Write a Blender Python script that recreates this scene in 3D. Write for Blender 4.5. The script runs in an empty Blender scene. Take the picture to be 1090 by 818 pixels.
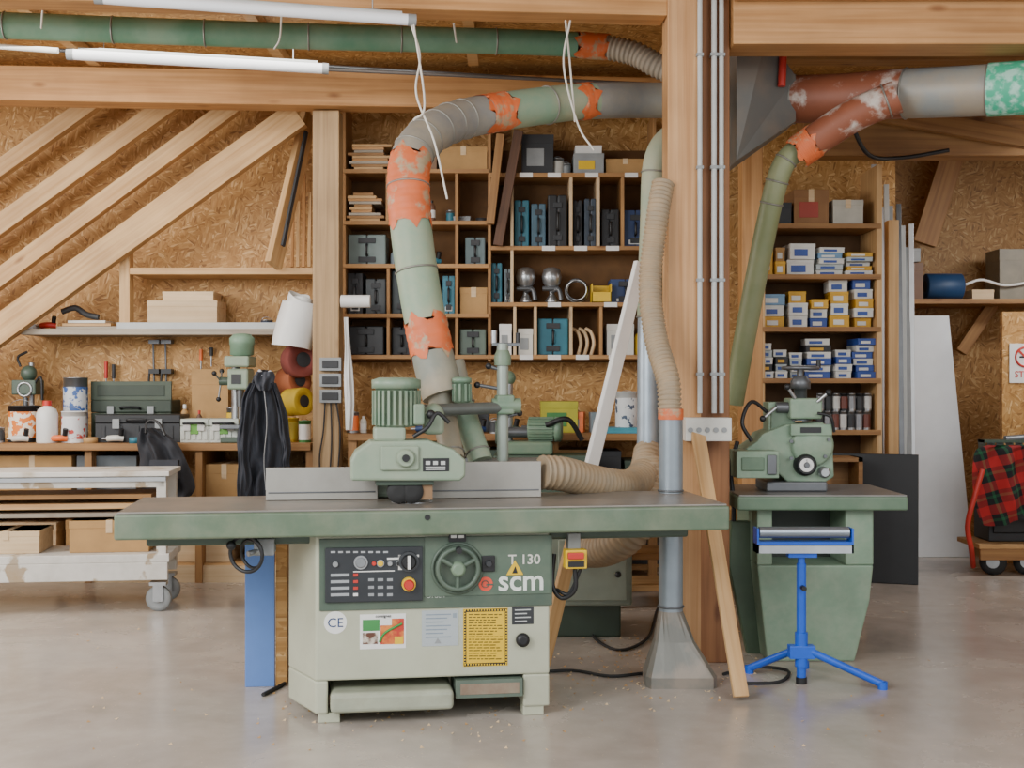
import bpy, math, random, bmesh
from mathutils import Vector, Matrix
random.seed(7)
F=1300.;H=1.41;CX=545.;CY=409.
def X(px,d): return (px-CX)*d/F
def Z(py,d): return H-(py-CY)*d/F
def P(px,py,d): return Vector((X(px,d),d,Z(py,d)))
SC=bpy.context.scene; COL=SC.collection
def hx(h):
    h=h.lstrip('#'); r=[]
    for i in (0,2,4):
        c=int(h[i:i+2],16)/255.; r.append(c/12.92 if c<=.04045 else ((c+.055)/1.055)**2.4)
    return (r[0],r[1],r[2],1)
def mulc(c,k): return (min(1,c[0]*k),min(1,c[1]*k),min(1,c[2]*k),1)
def nd(nt,t,**k):
    n=nt.nodes.new(t)
    for a,b in k.items(): setattr(n,a,b)
    return n
_mc={}
def base(name):
    m=bpy.data.materials.new(name); m.use_nodes=True; nt=m.node_tree
    b=nt.nodes['Principled BSDF']; tc=nd(nt,'ShaderNodeTexCoord'); return m,nt,b,tc
def ramp(nt,fac,stops):
    r=nd(nt,'ShaderNodeValToRGB'); e=r.color_ramp.elements
    while len(e)<len(stops): e.new(.5)
    for i,(p,c) in enumerate(stops): e[i].position=p; e[i].color=c
    nt.links.new(fac,r.inputs[0]); return r.outputs[0]
def mat(col,rough=.5,metal=0.,var=.12,vs=9,bump=0,col2=None,emit=0,thr=(.45,.62),dust=None,dk=.4,dr=(.4,.72)):
    key=(col,rough,metal,var,vs,bump,col2,emit,thr,dust,dk,dr)
    if key in _mc: return _mc[key]
    m,nt,b,tc=base('paint_'+col.strip('#')); c=hx(col)
    n=nd(nt,'ShaderNodeTexNoise'); n.inputs['Scale'].default_value=vs; n.inputs['Detail'].default_value=6
    nt.links.new(tc.outputs['Object'],n.inputs['Vector'])
    if col2: out=ramp(nt,n.outputs['Fac'],[(thr[0],c),(thr[1],hx(col2))])
    else: out=ramp(nt,n.outputs['Fac'],[(.3,mulc(c,1-var)),(.7,mulc(c,1+var))])
    if dust:
        n3=nd(nt,'ShaderNodeTexNoise'); n3.inputs['Scale'].default_value=vs*1.3; n3.inputs['Detail'].default_value=9; n3.inputs['Roughness'].default_value=.65
        nt.links.new(tc.outputs['Object'],n3.inputs['Vector']); f=ramp(nt,n3.outputs['Fac'],[(dr[0],(0,0,0,1)),(dr[1],(dk,dk,dk,1))])
        mx=nd(nt,'ShaderNodeMixRGB'); nt.links.new(f,mx.inputs[0]); nt.links.new(out,mx.inputs[1]); mx.inputs[2].default_value=hx(dust); out=mx.outputs[0]
    nt.links.new(out,b.inputs['Base Color'])
    b.inputs['Roughness'].default_value=rough; b.inputs['Metallic'].default_value=metal
    if emit:
        b.inputs['Emission Color'].default_value=c; b.inputs['Emission Strength'].default_value=emit
    _mc[key]=m; return m
def wood(c1,c2,axis='X',fine=38.,rough=.6,along=1.1):
    key=('w',c1,c2,axis,fine,along)
    if key in _mc: return _mc[key]
    m,nt,b,tc=base('wood_grain')
    oi=nd(nt,'ShaderNodeObjectInfo'); ad=nd(nt,'ShaderNodeVectorMath',operation='ADD')
    nt.links.new(tc.outputs['Object'],ad.inputs[0]); sc=nd(nt,'ShaderNodeVectorMath',operation='SCALE'); sc.inputs['Scale'].default_value=7
    cb=nd(nt,'ShaderNodeCombineXYZ')
    for i in range(3): nt.links.new(oi.outputs['Random'],cb.inputs[i])
    nt.links.new(cb.outputs[0],sc.inputs[0]); nt.links.new(sc.outputs[0],ad.inputs[1])
    mp=nd(nt,'ShaderNodeMapping'); s=[fine]*3; s['XYZ'.index(axis)]=along; mp.inputs['Scale'].default_value=s
    nt.links.new(ad.outputs[0],mp.inputs['Vector'])
    n=nd(nt,'ShaderNodeTexNoise'); n.inputs['Scale'].default_value=1; n.inputs['Detail'].default_value=7; n.inputs['Distortion'].default_value=.3
    nt.links.new(mp.outputs[0],n.inputs['Vector'])
    n2=nd(nt,'ShaderNodeTexNoise'); n2.inputs['Scale'].default_value=2.2; n2.inputs['Detail'].default_value=5; nt.links.new(ad.outputs[0],n2.inputs['Vector'])
    a,c=hx(c1),hx(c2)
    o=ramp(nt,n.outputs['Fac'],[(.25,a),(.5,tuple((a[i]+c[i])/2 for i in range(4))),(.75,c)])
    mp2=nd(nt,'ShaderNodeMapping'); s2=[5.]*3; s2['XYZ'.index(axis)]=1.8; mp2.inputs['Scale'].default_value=s2; nt.links.new(ad.outputs[0],mp2.inputs['Vector'])
    v=nd(nt,'ShaderNodeTexVoronoi'); v.inputs['Scale'].default_value=1; nt.links.new(mp2.outputs[0],v.inputs['Vector'])
    kn=ramp(nt,v.outputs['Distance'],[(.04,(.45,.32,.22,1)),(.12,(1,1,1,1))])
    mx=nd(nt,'ShaderNodeMixRGB',blend_type='MULTIPLY'); mx.inputs[0].default_value=1
    o2=ramp(nt,n2.outputs['Fac'],[(.3,(.78,.75,.72,1)),(.7,(1.08,1.07,1.05,1))])
    nt.links.new(o,mx.inputs[1]); nt.links.new(o2,mx.inputs[2])
    mk=nd(nt,'ShaderNodeMixRGB',blend_type='MULTIPLY'); mk.inputs[0].default_value=.8; nt.links.new(mx.outputs[0],mk.inputs[1]); nt.links.new(kn,mk.inputs[2])
    nt.links.new(mk.outputs[0],b.inputs['Base Color']); b.inputs['Roughness'].default_value=rough
    _mc[key]=m; return m
def osb(axis='Y',dark=1.):
    m,nt,b,tc=base('strand_board')
    outs=[]
    for k,(ang,s1,s2) in enumerate([(.25,20,80),(1.35,21,85),(-.7,19,76)]):
        rot=[0,0,0]; rot['XYZ'.index(axis)]=ang
        mp0=nd(nt,'ShaderNodeMapping'); mp0.inputs['Rotation'].default_value=rot
        mp=nd(nt,'ShaderNodeMapping')
        sc={'Y':(s1,1,s2),'X':(1,s1,s2),'Z':(s1,s2,1)}[axis]; mp.inputs['Scale'].default_value=sc
        mp.inputs['Location'].default_value=(k*3.3,k*1.7,k*5.1)
        nt.links.new(tc.outputs['Object'],mp0.inputs['Vector']); nt.links.new(mp0.outputs[0],mp.inputs['Vector'])
        v=nd(nt,'ShaderNodeTexVoronoi'); v.inputs['Scale'].default_value=1; nt.links.new(mp.outputs[0],v.inputs['Vector'])
        sp=nd(nt,'ShaderNodeSeparateColor'); nt.links.new(v.outputs['Color'],sp.inputs[0]); outs.append(sp.outputs[0])
    v=nd(nt,'ShaderNodeTexVoronoi'); v.inputs['Scale'].default_value=18; nt.links.new(tc.outputs['Object'],v.inputs['Vector'])
    sp=nd(nt,'ShaderNodeSeparateColor'); nt.links.new(v.outputs['Color'],sp.inputs[0])
    def gt(val):
        g=nd(nt,'ShaderNodeMath',operation='GREATER_THAN'); g.inputs[1].default_value=val; nt.links.new(sp.outputs[0],g.inputs[0]); return g.outputs[0]
    a=nd(nt,'ShaderNodeMixRGB'); nt.links.new(gt(.35),a.inputs[0]); nt.links.new(outs[0],a.inputs[1]); nt.links.new(outs[1],a.inputs[2])
    c=nd(nt,'ShaderNodeMixRGB'); nt.links.new(gt(.7),c.inputs[0]); nt.links.new(a.outputs[0],c.inputs[1]); nt.links.new(outs[2],c.inputs[2])
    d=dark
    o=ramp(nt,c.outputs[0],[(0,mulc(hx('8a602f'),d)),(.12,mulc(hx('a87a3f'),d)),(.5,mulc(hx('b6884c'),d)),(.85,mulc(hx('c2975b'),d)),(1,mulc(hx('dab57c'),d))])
    n2=nd(nt,'ShaderNodeTexNoise'); n2.inputs['Scale'].default_value=1.3; n2.inputs['Detail'].default_value=3; nt.links.new(tc.outputs['Object'],n2.inputs['Vector'])
    mx=nd(nt,'ShaderNodeMixRGB',blend_type='MULTIPLY'); mx.inputs[0].default_value=1; nt.links.new(o,mx.inputs[1]); nt.links.new(ramp(nt,n2.outputs['Fac'],[(.3,(.87,.85,.82,1)),(.7,(1.05,1.03,1,1))]),mx.inputs[2])
    nt.links.new(mx.outputs[0],b.inputs['Base Color']); b.inputs['Roughness'].default_value=.6
    return m
def concrete():
    m,nt,b,tc=base('polished_concrete')
    n=nd(nt,'ShaderNodeTexNoise'); n.inputs['Scale'].default_value=.9; n.inputs['Detail'].default_value=9; n.inputs['Roughness'].default_value=.6; n.inputs['Distortion'].default_value=.4
    nt.links.new(tc.outputs['Object'],n.inputs['Vector'])
    n2=nd(nt,'ShaderNodeTexNoise'); n2.inputs['Scale'].default_value=7; n2.inputs['Detail'].default_value=9; nt.links.new(tc.outputs['Object'],n2.inputs['Vector'])
    o=ramp(nt,n.outputs['Fac'],[(.3,hx('9a9188')),(.45,hx('aaa197')),(.6,hx('b8afa4')),(.72,hx('c7beb3'))])
    o2=ramp(nt,n2.outputs['Fac'],[(.3,(.91,.905,.9,1)),(.7,(1.05,1.05,1.05,1))])
    mx=nd(nt,'ShaderNodeMixRGB',blend_type='MULTIPLY'); mx.inputs[0].default_value=1
    nt.links.new(o,mx.inputs[1]); nt.links.new(o2,mx.inputs[2])
    v=nd(nt,'ShaderNodeTexNoise'); v.inputs['Scale'].default_value=60; v.inputs['Detail'].default_value=3; nt.links.new(tc.outputs['Object'],v.inputs['Vector'])
    s=ramp(nt,v.outputs['Fac'],[(.68,(0,0,0,1)),(.72,(1,1,1,1))])
    mm=nd(nt,'ShaderNodeMixRGB'); nt.links.new(s,mm.inputs[0]); nt.links.new(mx.outputs[0],mm.inputs[1]); mm.inputs[2].default_value=hx('c9bba3')
    nt.links.new(mm.outputs[0],b.inputs['Base Color'])
    r=ramp(nt,n.outputs['Fac'],[(.35,(.16,.16,.16,1)),(.65,(.32,.32,.32,1))]); nt.links.new(r,b.inputs['Roughness'])
    return m
def tartan():
    m,nt,b,tc=base('tartan_fabric')
    outs=[]
    for ax in (0,2):
        mp=nd(nt,'ShaderNodeMapping'); mp.inputs['Rotation'].default_value=(0,.3,0); nt.links.new(tc.outputs['Object'],mp.inputs['Vector'])
        s=nd(nt,'ShaderNodeSeparateXYZ'); nt.links.new(mp.outputs[0],s.inputs[0])
        f=nd(nt,'ShaderNodeMath',operation='MULTIPLY'); f.inputs[1].default_value=6; nt.links.new(s.outputs[ax],f.inputs[0])
        g=nd(nt,'ShaderNodeMath',operation='FRACT'); nt.links.new(f.outputs[0],g.inputs[0])
        r=nd(nt,'ShaderNodeValToRGB'); r.color_ramp.interpolation='CONSTANT'; e=r.color_ramp.elements
        while len(e)<4: e.new(.5)
        for i,(p,c) in enumerate([(0,'b02626'),(.42,'191a1c'),(.7,'1f5a3a'),(.82,'191a1c')]): e[i].position=p; e[i].color=hx(c)
        nt.links.new(g.outputs[0],r.inputs[0]); outs.append(r.outputs[0])
    mx=nd(nt,'ShaderNodeMixRGB'); mx.inputs[0].default_value=.45; nt.links.new(outs[0],mx.inputs[1]); nt.links.new(outs[1],mx.inputs[2])
    nt.links.new(mx.outputs[0],b.inputs['Base Color']); b.inputs['Roughness'].default_value=.9; return m
# ---------- mesh builder
class M:
    def __init__(s): s.v=[];s.f=[];s.mi=[];s.sm=[];s.mats=[]
    def add(s,vs,fs,m,smooth=False,mx=None):
        if m not in s.mats: s.mats.append(m)
        k=s.mats.index(m); o=len(s.v)
        for v in vs:
            v=Vector(v); s.v.append(mx@v if mx else v)
        for f in fs: s.f.append([i+o for i in f]); s.mi.append(k); s.sm.append(smooth)
        return s
    def box(s,x0,x1,y0,y1,z0,z1,m,mx=None):
        if x1<x0:x0,x1=x1,x0
        if y1<y0:y0,y1=y1,y0
        if z1<z0:z0,z1=z1,z0
        vs=[(x,y,z) for x in(x0,x1) for y in(y0,y1) for z in(z0,z1)]
        fs=[(0,1,3,2),(4,6,7,5),(0,4,5,1),(2,3,7,6),(0,2,6,4),(1,5,7,3)]
        return s.add(vs,fs,m,False,mx)
    def lathe(s,prof,m,a=(0,0,0),ax=(0,0,1),n=20,smooth=True,mx=None):
        a=Vector(a); q=Vector((0,0,1)).rotation_difference(Vector(ax).normalized()).to_matrix()
        vs=[];fs=[]
        for r,h in prof:
            for i in range(n):
                t=2*math.pi*i/n; vs.append(a+q@Vector((r*math.cos(t),r*math.sin(t),h)))
        for j in range(len(prof)-1):
            for i in range(n):
                k=(i+1)%n; fs.append((j*n+i,j*n+k,(j+1)*n+k,(j+1)*n+i))
        s.add(vs,fs,m,smooth,mx)
        s.add(vs[:n],[tuple(range(n))[::-1]],m,False,mx); s.add(vs[-n:],[tuple(range(n))],m,False,mx)
        return s
    def cyl(s,a,b,r,m,r2=None,n=16,mx=None):
        a=Vector(a);b=Vector(b); return s.lathe([(r,0),(r if r2 is None else r2,(b-a).length)],m,a,b-a,n,True,mx)
    def sph(s,c,r,m,sz=(1,1,1),n=14,k=9):
        pr=[(max(.0005,math.sin(math.pi*j/k))*r,-math.cos(math.pi*j/k)*r) for j in range(k+1)]
        T=Matrix.Translation(Vector(c))@Matrix.Diagonal((sz[0],sz[1],sz[2],1)); return s.lathe(pr,m,n=n,mx=T)
    def tube(s,pts,r,m,n=8,res=6,corr=0,pitch=.03,caps=True):
        c=smooth(pts,res) if res else [Vector(p) for p in pts]
        if corr:
            L=sum((c[i+1]-c[i]).length for i in range(len(c)-1)); c=resamp(c,int(L/pitch*4))
        N=len(c); rr=[(r[0]+(r[1]-r[0])*i/(N-1)) if isinstance(r,(tuple,list)) else r for i in range(N)]
        if corr: rr=[rr[i]*(1+corr*math.sin(i*math.pi/2)) for i in range(N)]
        vs=[];fs=[];t0=(c[1]-c[0]).normalized(); u=t0.orthogonal().normalized()
        for i in range(N):
            t=(c[min(i+1,N-1)]-c[max(i-1,0)]).normalized(); u=(u-t*u.dot(t)).normalized(); w=t.cross(u)
            for j in range(n):
                a=2*math.pi*j/n; vs.append(c[i]+(u*math.cos(a)+w*math.sin(a))*rr[i])
        for i in range(N-1):
            for j in range(n):
                k=(j+1)%n; fs.append((i*n+j,i*n+k,(i+1)*n+k,(i+1)*n+j))
        s.add(vs,fs,m,True)
        if caps: s.add(vs[:n],[tuple(range(n))[::-1]],m); s.add(vs[-n:],[tuple(range(n))],m)
        return s
    def ring(s,c,ax,R,r,m,n=28,k=8):
        c=Vector(c); q=Vector((0,0,1)).rotation_difference(Vector(ax).normalized()).to_matrix(); vs=[];fs=[]
        for i in range(n):
            a=2*math.pi*i/n
            for j in range(k):
                b=2*math.pi*j/k; vs.append(c+q@Vector(((R+r*math.cos(b))*math.cos(a),(R+r*math.cos(b))*math.sin(a),r*math.sin(b))))
        for i in range(n):
            for j in range(k): fs.append((i*k+j,((i+1)%n)*k+j,((i+1)%n)*k+(j+1)%k,i*k+(j+1)%k))
        return s.add(vs,fs,m,True)
    def prism(s,poly,axis,a,b,m):
        n=len(poly)
        def mk(p,t): return {'Y':(p[0],t,p[1]),'X':(t,p[0],p[1]),'Z':(p[0],p[1],t)}[axis]
        vs=[mk(p,a) for p in poly]+[mk(p,b) for p in poly]
        fs=[tuple(range(n)),tuple(range(n,2*n))[::-1]]+[(i,i+n,(i+1)%n+n,(i+1)%n) for i in range(n)]
        return s.add(vs,fs,m)
    def text(s,t,size,at,m,mx=None,align='LEFT',bold=0,ext=.0008):
        cu=bpy.data.curves.new('t','FONT'); cu.body=t; cu.size=size; cu.extrude=ext; cu.offset=bold; cu.align_x=align; cu.resolution_u=3
        o=bpy.data.objects.new('t',cu); COL.objects.link(o); bpy.context.view_layer.update()
        me=o.to_mesh(); T=Matrix.Translation(Vector(at))@(mx or Matrix.Rotation(math.pi/2,4,'X'))
        s.add([v.co.copy() for v in me.vertices],[tuple(p.vertices) for p in me.polygons],m,False,T)
        o.to_mesh_clear(); bpy.data.objects.remove(o); bpy.data.curves.remove(cu); return s
    def obj(s,name,parent=None,label=None,cat=None,group=None,kind=None,loc=None,rot=None,bev=0,seg=2,sub=0):
        me=bpy.data.meshes.new(name); vs=s.v
        if parent is None and loc is None:
            c=Vector(((min(v.x for v in vs)+max(v.x for v in vs))/2,(min(v.y for v in vs)+max(v.y for v in vs))/2,min(v.z for v in vs)))
            vs=[v-c for v in vs]; loc=c
        me.from_pydata([tuple(v) for v in vs],[],s.f)
        for m in s.mats: me.materials.append(m)
        for p,k,q in zip(me.polygons,s.mi,s.sm): p.material_index=k; p.use_smooth=q
        me.update()
        bm=bmesh.new(); bm.from_mesh(me); bmesh.ops.recalc_face_normals(bm,faces=bm.faces); bm.to_mesh(me); bm.free()
        o=bpy.data.objects.new(name,me); COL.objects.link(o)
        if parent: o.parent=parent
        if loc is not None: o.location=loc
        if rot: o.rotation_euler=rot
        tag(o,label,cat,group,kind)
        if bev:
            b=o.modifiers.new('b','BEVEL'); b.width=bev; b.segments=seg; b.limit_method='ANGLE'; b.angle_limit=math.radians(50)
        if sub:
            b=o.modifiers.new('s','SUBSURF'); b.levels=sub; b.render_levels=sub
        return o
def tag(o,label=None,cat=None,group=None,kind=None):
    if label:o['label']=label
    if cat:o['category']=cat
    if group:o['group']=group
    if kind:o['kind']=kind
def smooth(pts,res=6):
    p=[Vector(q) for q in pts]
    if len(p)<3 or not res: return p
    e=[2*p[0]-p[1]]+p+[2*p[-1]-p[-2]]; o=[]
    for i in range(1,len(e)-2):
        for j in range(res):
            t=j/res;a,b,c,d=e[i-1],e[i],e[i+1],e[i+2]
            o.append(.5*((2*b)+(c-a)*t+(2*a-5*b+4*c-d)*t*t+(3*b-a-3*c+d)*t**3))
    o.append(p[-1]); return o
def resamp(c,n):
    L=[0]
    for i in range(1,len(c)): L.append(L[-1]+(c[i]-c[i-1]).length)
    o=[];j=0
    for i in range(n+1):
        t=L[-1]*i/n
        while j<len(L)-2 and L[j+1]<t: j+=1
        k=(t-L[j])/max(1e-6,L[j+1]-L[j]); o.append(c[j].lerp(c[j+1],min(1,max(0,k))))
    return o
def thing(name,label,cat,loc=(0,0,0),rz=0,group=None):
    o=bpy.data.objects.new(name,None); COL.objects.link(o); o.location=loc; o.rotation_euler=(0,0,rz); o.empty_display_size=.1
    tag(o,label,cat,group); return o
def beam(name,p1,p2,w,h,m,label,cat,group=None,bev=.004,roll=0,kind=None,twomat=None):
    p1=Vector(p1);p2=Vector(p2);x=(p2-p1).normalized();L=(p2-p1).length
    y=Vector((0,0,1)).cross(x)
    y=Vector((0,1,0)) if y.length<.05 else y.normalized()
    z=x.cross(y); mw=Matrix((x,y,z)).transposed().to_4x4(); mw.translation=(p1+p2)/2
    if roll: mw=mw@Matrix.Rotation(roll,4,'X')
    b=M()
    if twomat:
        f,m2=twomat; k=-L/2+L*f; b.box(-L/2,k,-w/2,w/2,-h/2,h/2,m); b.box(k,L/2,-w/2,w/2,-h/2,h/2,m2)
    else: b.box(-L/2,L/2,-w/2,w/2,-h/2,h/2,m)
    o=b.obj(name,loc=(0,0,0),label=label,cat=cat,group=group,bev=bev,kind=kind); o.matrix_world=mw; return o
# ---------- materials
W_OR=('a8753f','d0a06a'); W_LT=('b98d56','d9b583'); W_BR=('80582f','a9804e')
wX=wood(*W_OR,axis='X');wZ=wood(*W_OR,axis='Z');lX=wood(*W_LT,axis='X');lZ=wood(*W_LT,axis='Z');bX=wood(*W_BR,axis='X');bZ=wood(*W_BR,axis='Z')
gX=wood('8e8578','b2a898',axis='X'); pX=wood('cdb088','e0c9a4',axis='X');pZ=wood('cdb088','e0c9a4',axis='Z');dkW=wood('4c3324','6e4b32',axis='X')
OSB=osb('Y');OSBX=osb('X');OSBZ=osb('Z',.95);OSBD=osb('Y',.62)  # OSBD: same board darkened, the alcove corner's shade put into its colour
black=mat('1d1e20',.45);blk2=mat('303235',.6);white=mat('e2e2de',.45,var=.04);offw=mat('d0cfc6',.5,var=.06);grey=mat('8d9192',.5);lgrey=mat('b9bcba',.5,var=.06)
steel=mat('acafb1',.32,.8,var=.1);alu=mat('c9ccce',.4,.4,var=.06);dsteel=mat('6a6d70',.4,.6)
WD='a39f88'
grn=mat('66806a',.45,var=.08,vs=5,dust=WD,dk=.3);grnD=mat('465649',.45,var=.08,vs=5);grnL=mat('879a84',.45,var=.06,vs=5,dust='a8a592',dk=.4);beige=mat('b3b6a0',.45,var=.05,vs=4,dust='948f78',dk=.22)
red=mat('c2362c',.45);yel=mat('e0b822',.45,var=.05);blue=mat('1c58c8',.35);orange=mat('e8743a',.5);cyan=mat('4498ac',.5);navy=mat('263c68',.5);teal=mat('2f7082',.5)
card=mat('b08a58',.8,var=.1);rubber=mat('222222',.7)
def room():
    f=concrete()
    def st(n,l,m,*a): M().box(*a,m).obj(n,kind='structure',loc=(0,0,0),label=l)
    st('floor','pale grey polished concrete workshop floor',f,-5.6,6.1,-1.5,10.9,-.1,0)
    st('wall_back','strand board back wall',OSB,-5.6,2.95,9.4,9.5,0,3.75)
    st('wall_return','strand board wall return',OSBX,2.85,2.95,9.5,10.75,0,3.75)
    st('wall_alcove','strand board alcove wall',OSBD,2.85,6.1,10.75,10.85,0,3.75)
    st('wall_left','strand board side wall',OSBX,-5.7,-5.6,4.5,9.5,0,3.75)
    st('wall_right','strand board side wall',OSBX,6.0,6.1,3.5,10.85,0,3.75)
    st('ceiling','pale strand board ceiling',OSBZ,-5.7,6.1,3.6,10.85,3.68,3.78)
room()
M().box(.777,.945,6.1,6.32,0,3.67,wood('ad7c4c','d3a878',axis='Z')).obj('wooden_post',label='planed pale timber post beside the vertical conduits',cat='post',bev=.006)
M().box(.95,1.10,6.17,6.34,0,3.67,wood('7a4e2e','a27248',axis='Z')).obj('wooden_post',label='darker timber post carrying conduits and socket box',cat='post',bev=.006)
M().box(-1.405,-1.218,8.6,8.8,0,3.34,wood('8f7350','b99a70',axis='Z')).obj('wooden_post',label='weathered brown timber post beside the hanging jacket',cat='post',bev=.006)
M().box(X(790,8.2),X(812,8.2),8.2,8.35,0,3.3,wZ).obj('wooden_post',label='slim orange timber post beside the paint shelves',cat='post',bev=.006)
M().box(X(939,9.0),X(950,9.0),8.85,8.95,0,2.6,lZ).obj('wooden_post',label='slim pale timber post at the end of shelves',cat='post',bev=.004)
beam('wooden_beam',(-5.0,5.72,3.46),(.772,6.2,3.46),.18,.41,wX,'orange laminated ceiling beam meeting the post','beam',bev=.006)
M().box(1.105,5.95,6.1,6.34,3.11,3.66,wX).obj('wooden_beam',label='deep orange ceiling beam over the red duct',cat='beam',bev=.006)
M().box(1.105,5.95,5.95,6.09,3.32,3.66,wX).obj('wooden_beam',label='upper laminated timber fixed against the ceiling beam',cat='beam',bev=.006)
beam('wooden_beam',(-5.4,8.3,3.47),(2.0,8.85,3.47),.2,.24,wX,'orange beam resting on the weathered post','beam',bev=.006)
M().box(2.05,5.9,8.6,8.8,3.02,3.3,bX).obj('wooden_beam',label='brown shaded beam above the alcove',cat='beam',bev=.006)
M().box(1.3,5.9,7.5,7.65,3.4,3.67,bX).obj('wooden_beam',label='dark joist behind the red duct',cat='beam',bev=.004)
for x in (-4.2,-2.9,-1.6,-.3,1.0): M().box(x,x+.07,6.4,8.4,3.6,3.67,lX).obj('ceiling_joist',label='shallow pale joist under the ceiling',cat='joist',group='ceiling joists')
for (a,b,w,h,yy,l) in [((-160,467),(318,122),.10,.2,8.93,'wide diagonal timber brace leaning across the board wall'),
    ((-160,415),(250,112),.09,.13,9.1,'diagonal timber brace on the board wall'),((-160,355),(185,108),.09,.14,9.1,'diagonal timber brace on the board wall'),((-160,295),(110,102),.09,.12,9.1,'short diagonal timber brace high on the wall')]:
    beam('diagonal_brace',P(a[0],a[1],yy),P(b[0],b[1],yy),w,h,lX,l,'beam',group='diagonal braces')
beam('timber_plank',P(291,283,8.85),P(329,122,9.25),.05,.15,lX,'pale plank leaning against the board wall','plank',group='leaning planks')
beam('timber_plank',P(301,262,8.78),P(326,140,9.05),.02,.035,blk2,'thin black batten leaning on a plank','plank',group='leaning planks')
for i,(x,t) in enumerate([(311,200),(317,215),(323,185),(329,205)]):
    beam('timber_plank',P(x,285,9.15),P(x+1,t,9.3),.025,.035,lX if i%2 else wX,'thin lath standing on the wall shelf','plank',group='leaning planks')
def plank(name,px0,px1,pyt,th,y0,y1,m,label,cat='shelf board',grp=None):
    zt=Z(pyt,y0); return M().box(X(px0,y0),X(px1,y0),y0,y1,zt-th,zt,m).obj(name,label=label,cat=cat,group=grp,bev=.003)
plank('wall_shelf',138,333,285,.05,8.98,9.39,lX,'pale timber shelf on the board wall','shelf')
plank('wall_shelf',22,333,350,.045,8.98,9.39,gX,'grey weathered long shelf on the board wall','shelf')
M().box(X(127,9.0),X(138,9.0),9.0,9.1,Z(350,9.0)+.002,Z(262,9.0),lZ).obj('shelf_upright',label='short pale timber upright above the shelf',cat='post',bev=.003)
def carton(x0,x1,y0,y1,z0,z1,m,label,grp=None,name='cardboard_box',tape=None,lab=None,cat='box',rz=0):
    cx,cy=(x0+x1)/2,(y0+y1)/2; x0-=cx;x1-=cx;y0-=cy;y1-=cy; h=z1-z0; w=x1-x0
    b=M(); b.box(x0,x1,y0,y1,0,h,m)
    b.box(x0-.002,x1+.002,y0-.002,y1,.78*h,h+.002,m)
    if tape: b.box(-.02,.02,y0-.004,y1,.65*h,h+.004,tape)
    if lab: b.box(x0+.15*w,x0+.7*w,y0-.004,y0,.2*h,.65*h,lab)
    return b.obj(name,loc=(cx,cy,z0),rot=(0,0,rz),label=label,cat=cat,group=grp,bev=.002)
def case(x0,x1,y0,y1,z0,z1,m,label,grp=None,lab=None):
    t=thing('tool_case',label,'tool case',((x0+x1)/2,(y0+y1)/2+random.uniform(0,.03),z0),group=grp)
    w=(x1-x0)/2;d=(y1-y0)/2-.015;h=z1-z0
    b=M(); b.box(-w,-.004,-d,d,0,h,m); b.box(.004,w,-d,d,0,h,m); b.box(-w*.85,w*.85,-d*.95,d*.95,.01,h-.01,black)
    if lab: b.box(-w*.6,w*.6,-d-.003,-d,h*.08,h*.2,lab)
    b.obj('case_body',t,bev=.008)
    M().tube([(0,-d,h*.32),(0,-d-.03,h*.36),(0,-d-.03,h*.62),(0,-d,h*.66)],.009,black,n=6,res=3).obj('handle',t)
    for k in (.18,.8): M().box(-w*.45,w*.45,-d-.012,-d,h*k-.02,h*k+.02,blk2).obj('latch',t,bev=.002)
    return t
def can(cx,cy,z0,r,h,m,lm,label,grp=None,name='paint_can',cat='can'):
    b=M(); b.lathe([(r,0),(r,h),(r*1.03,h),(r*1.03,h+.006),(r*.9,h+.006),(r*.88,h-.004)],m,(cx,cy,z0),n=20)
    b.lathe([(r*1.012,h*.12),(r*1.012,h*.86)],lm,(cx,cy,z0),n=20); b.ring((cx,cy-r*.2,z0+h*.8),(0,1,.4),r*1.0,.002,steel,n=20,k=4)
    return b.obj(name,label=label,cat=cat,group=grp)
def bottle(cx,cy,z0,r,h,m,cm,label,lm=None,name='bottle',grp=None):
    t=thing(name,label,'bottle',(cx,cy,z0),group=grp)
    b=M().lathe([(r*.95,0),(r,.01),(r,h*.68),(r*.8,h*.8),(r*.35,h*.87),(r*.33,h*.92)],m,n=18)
    if lm: b.lathe([(r*1.01,h*.2),(r*1.01,h*.55)],lm,n=18)
    b.obj('bottle_body',t); M().lathe([(r*.42,h*.88),(r*.42,h)],cm,n=14).obj('cap',t); return t
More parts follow.
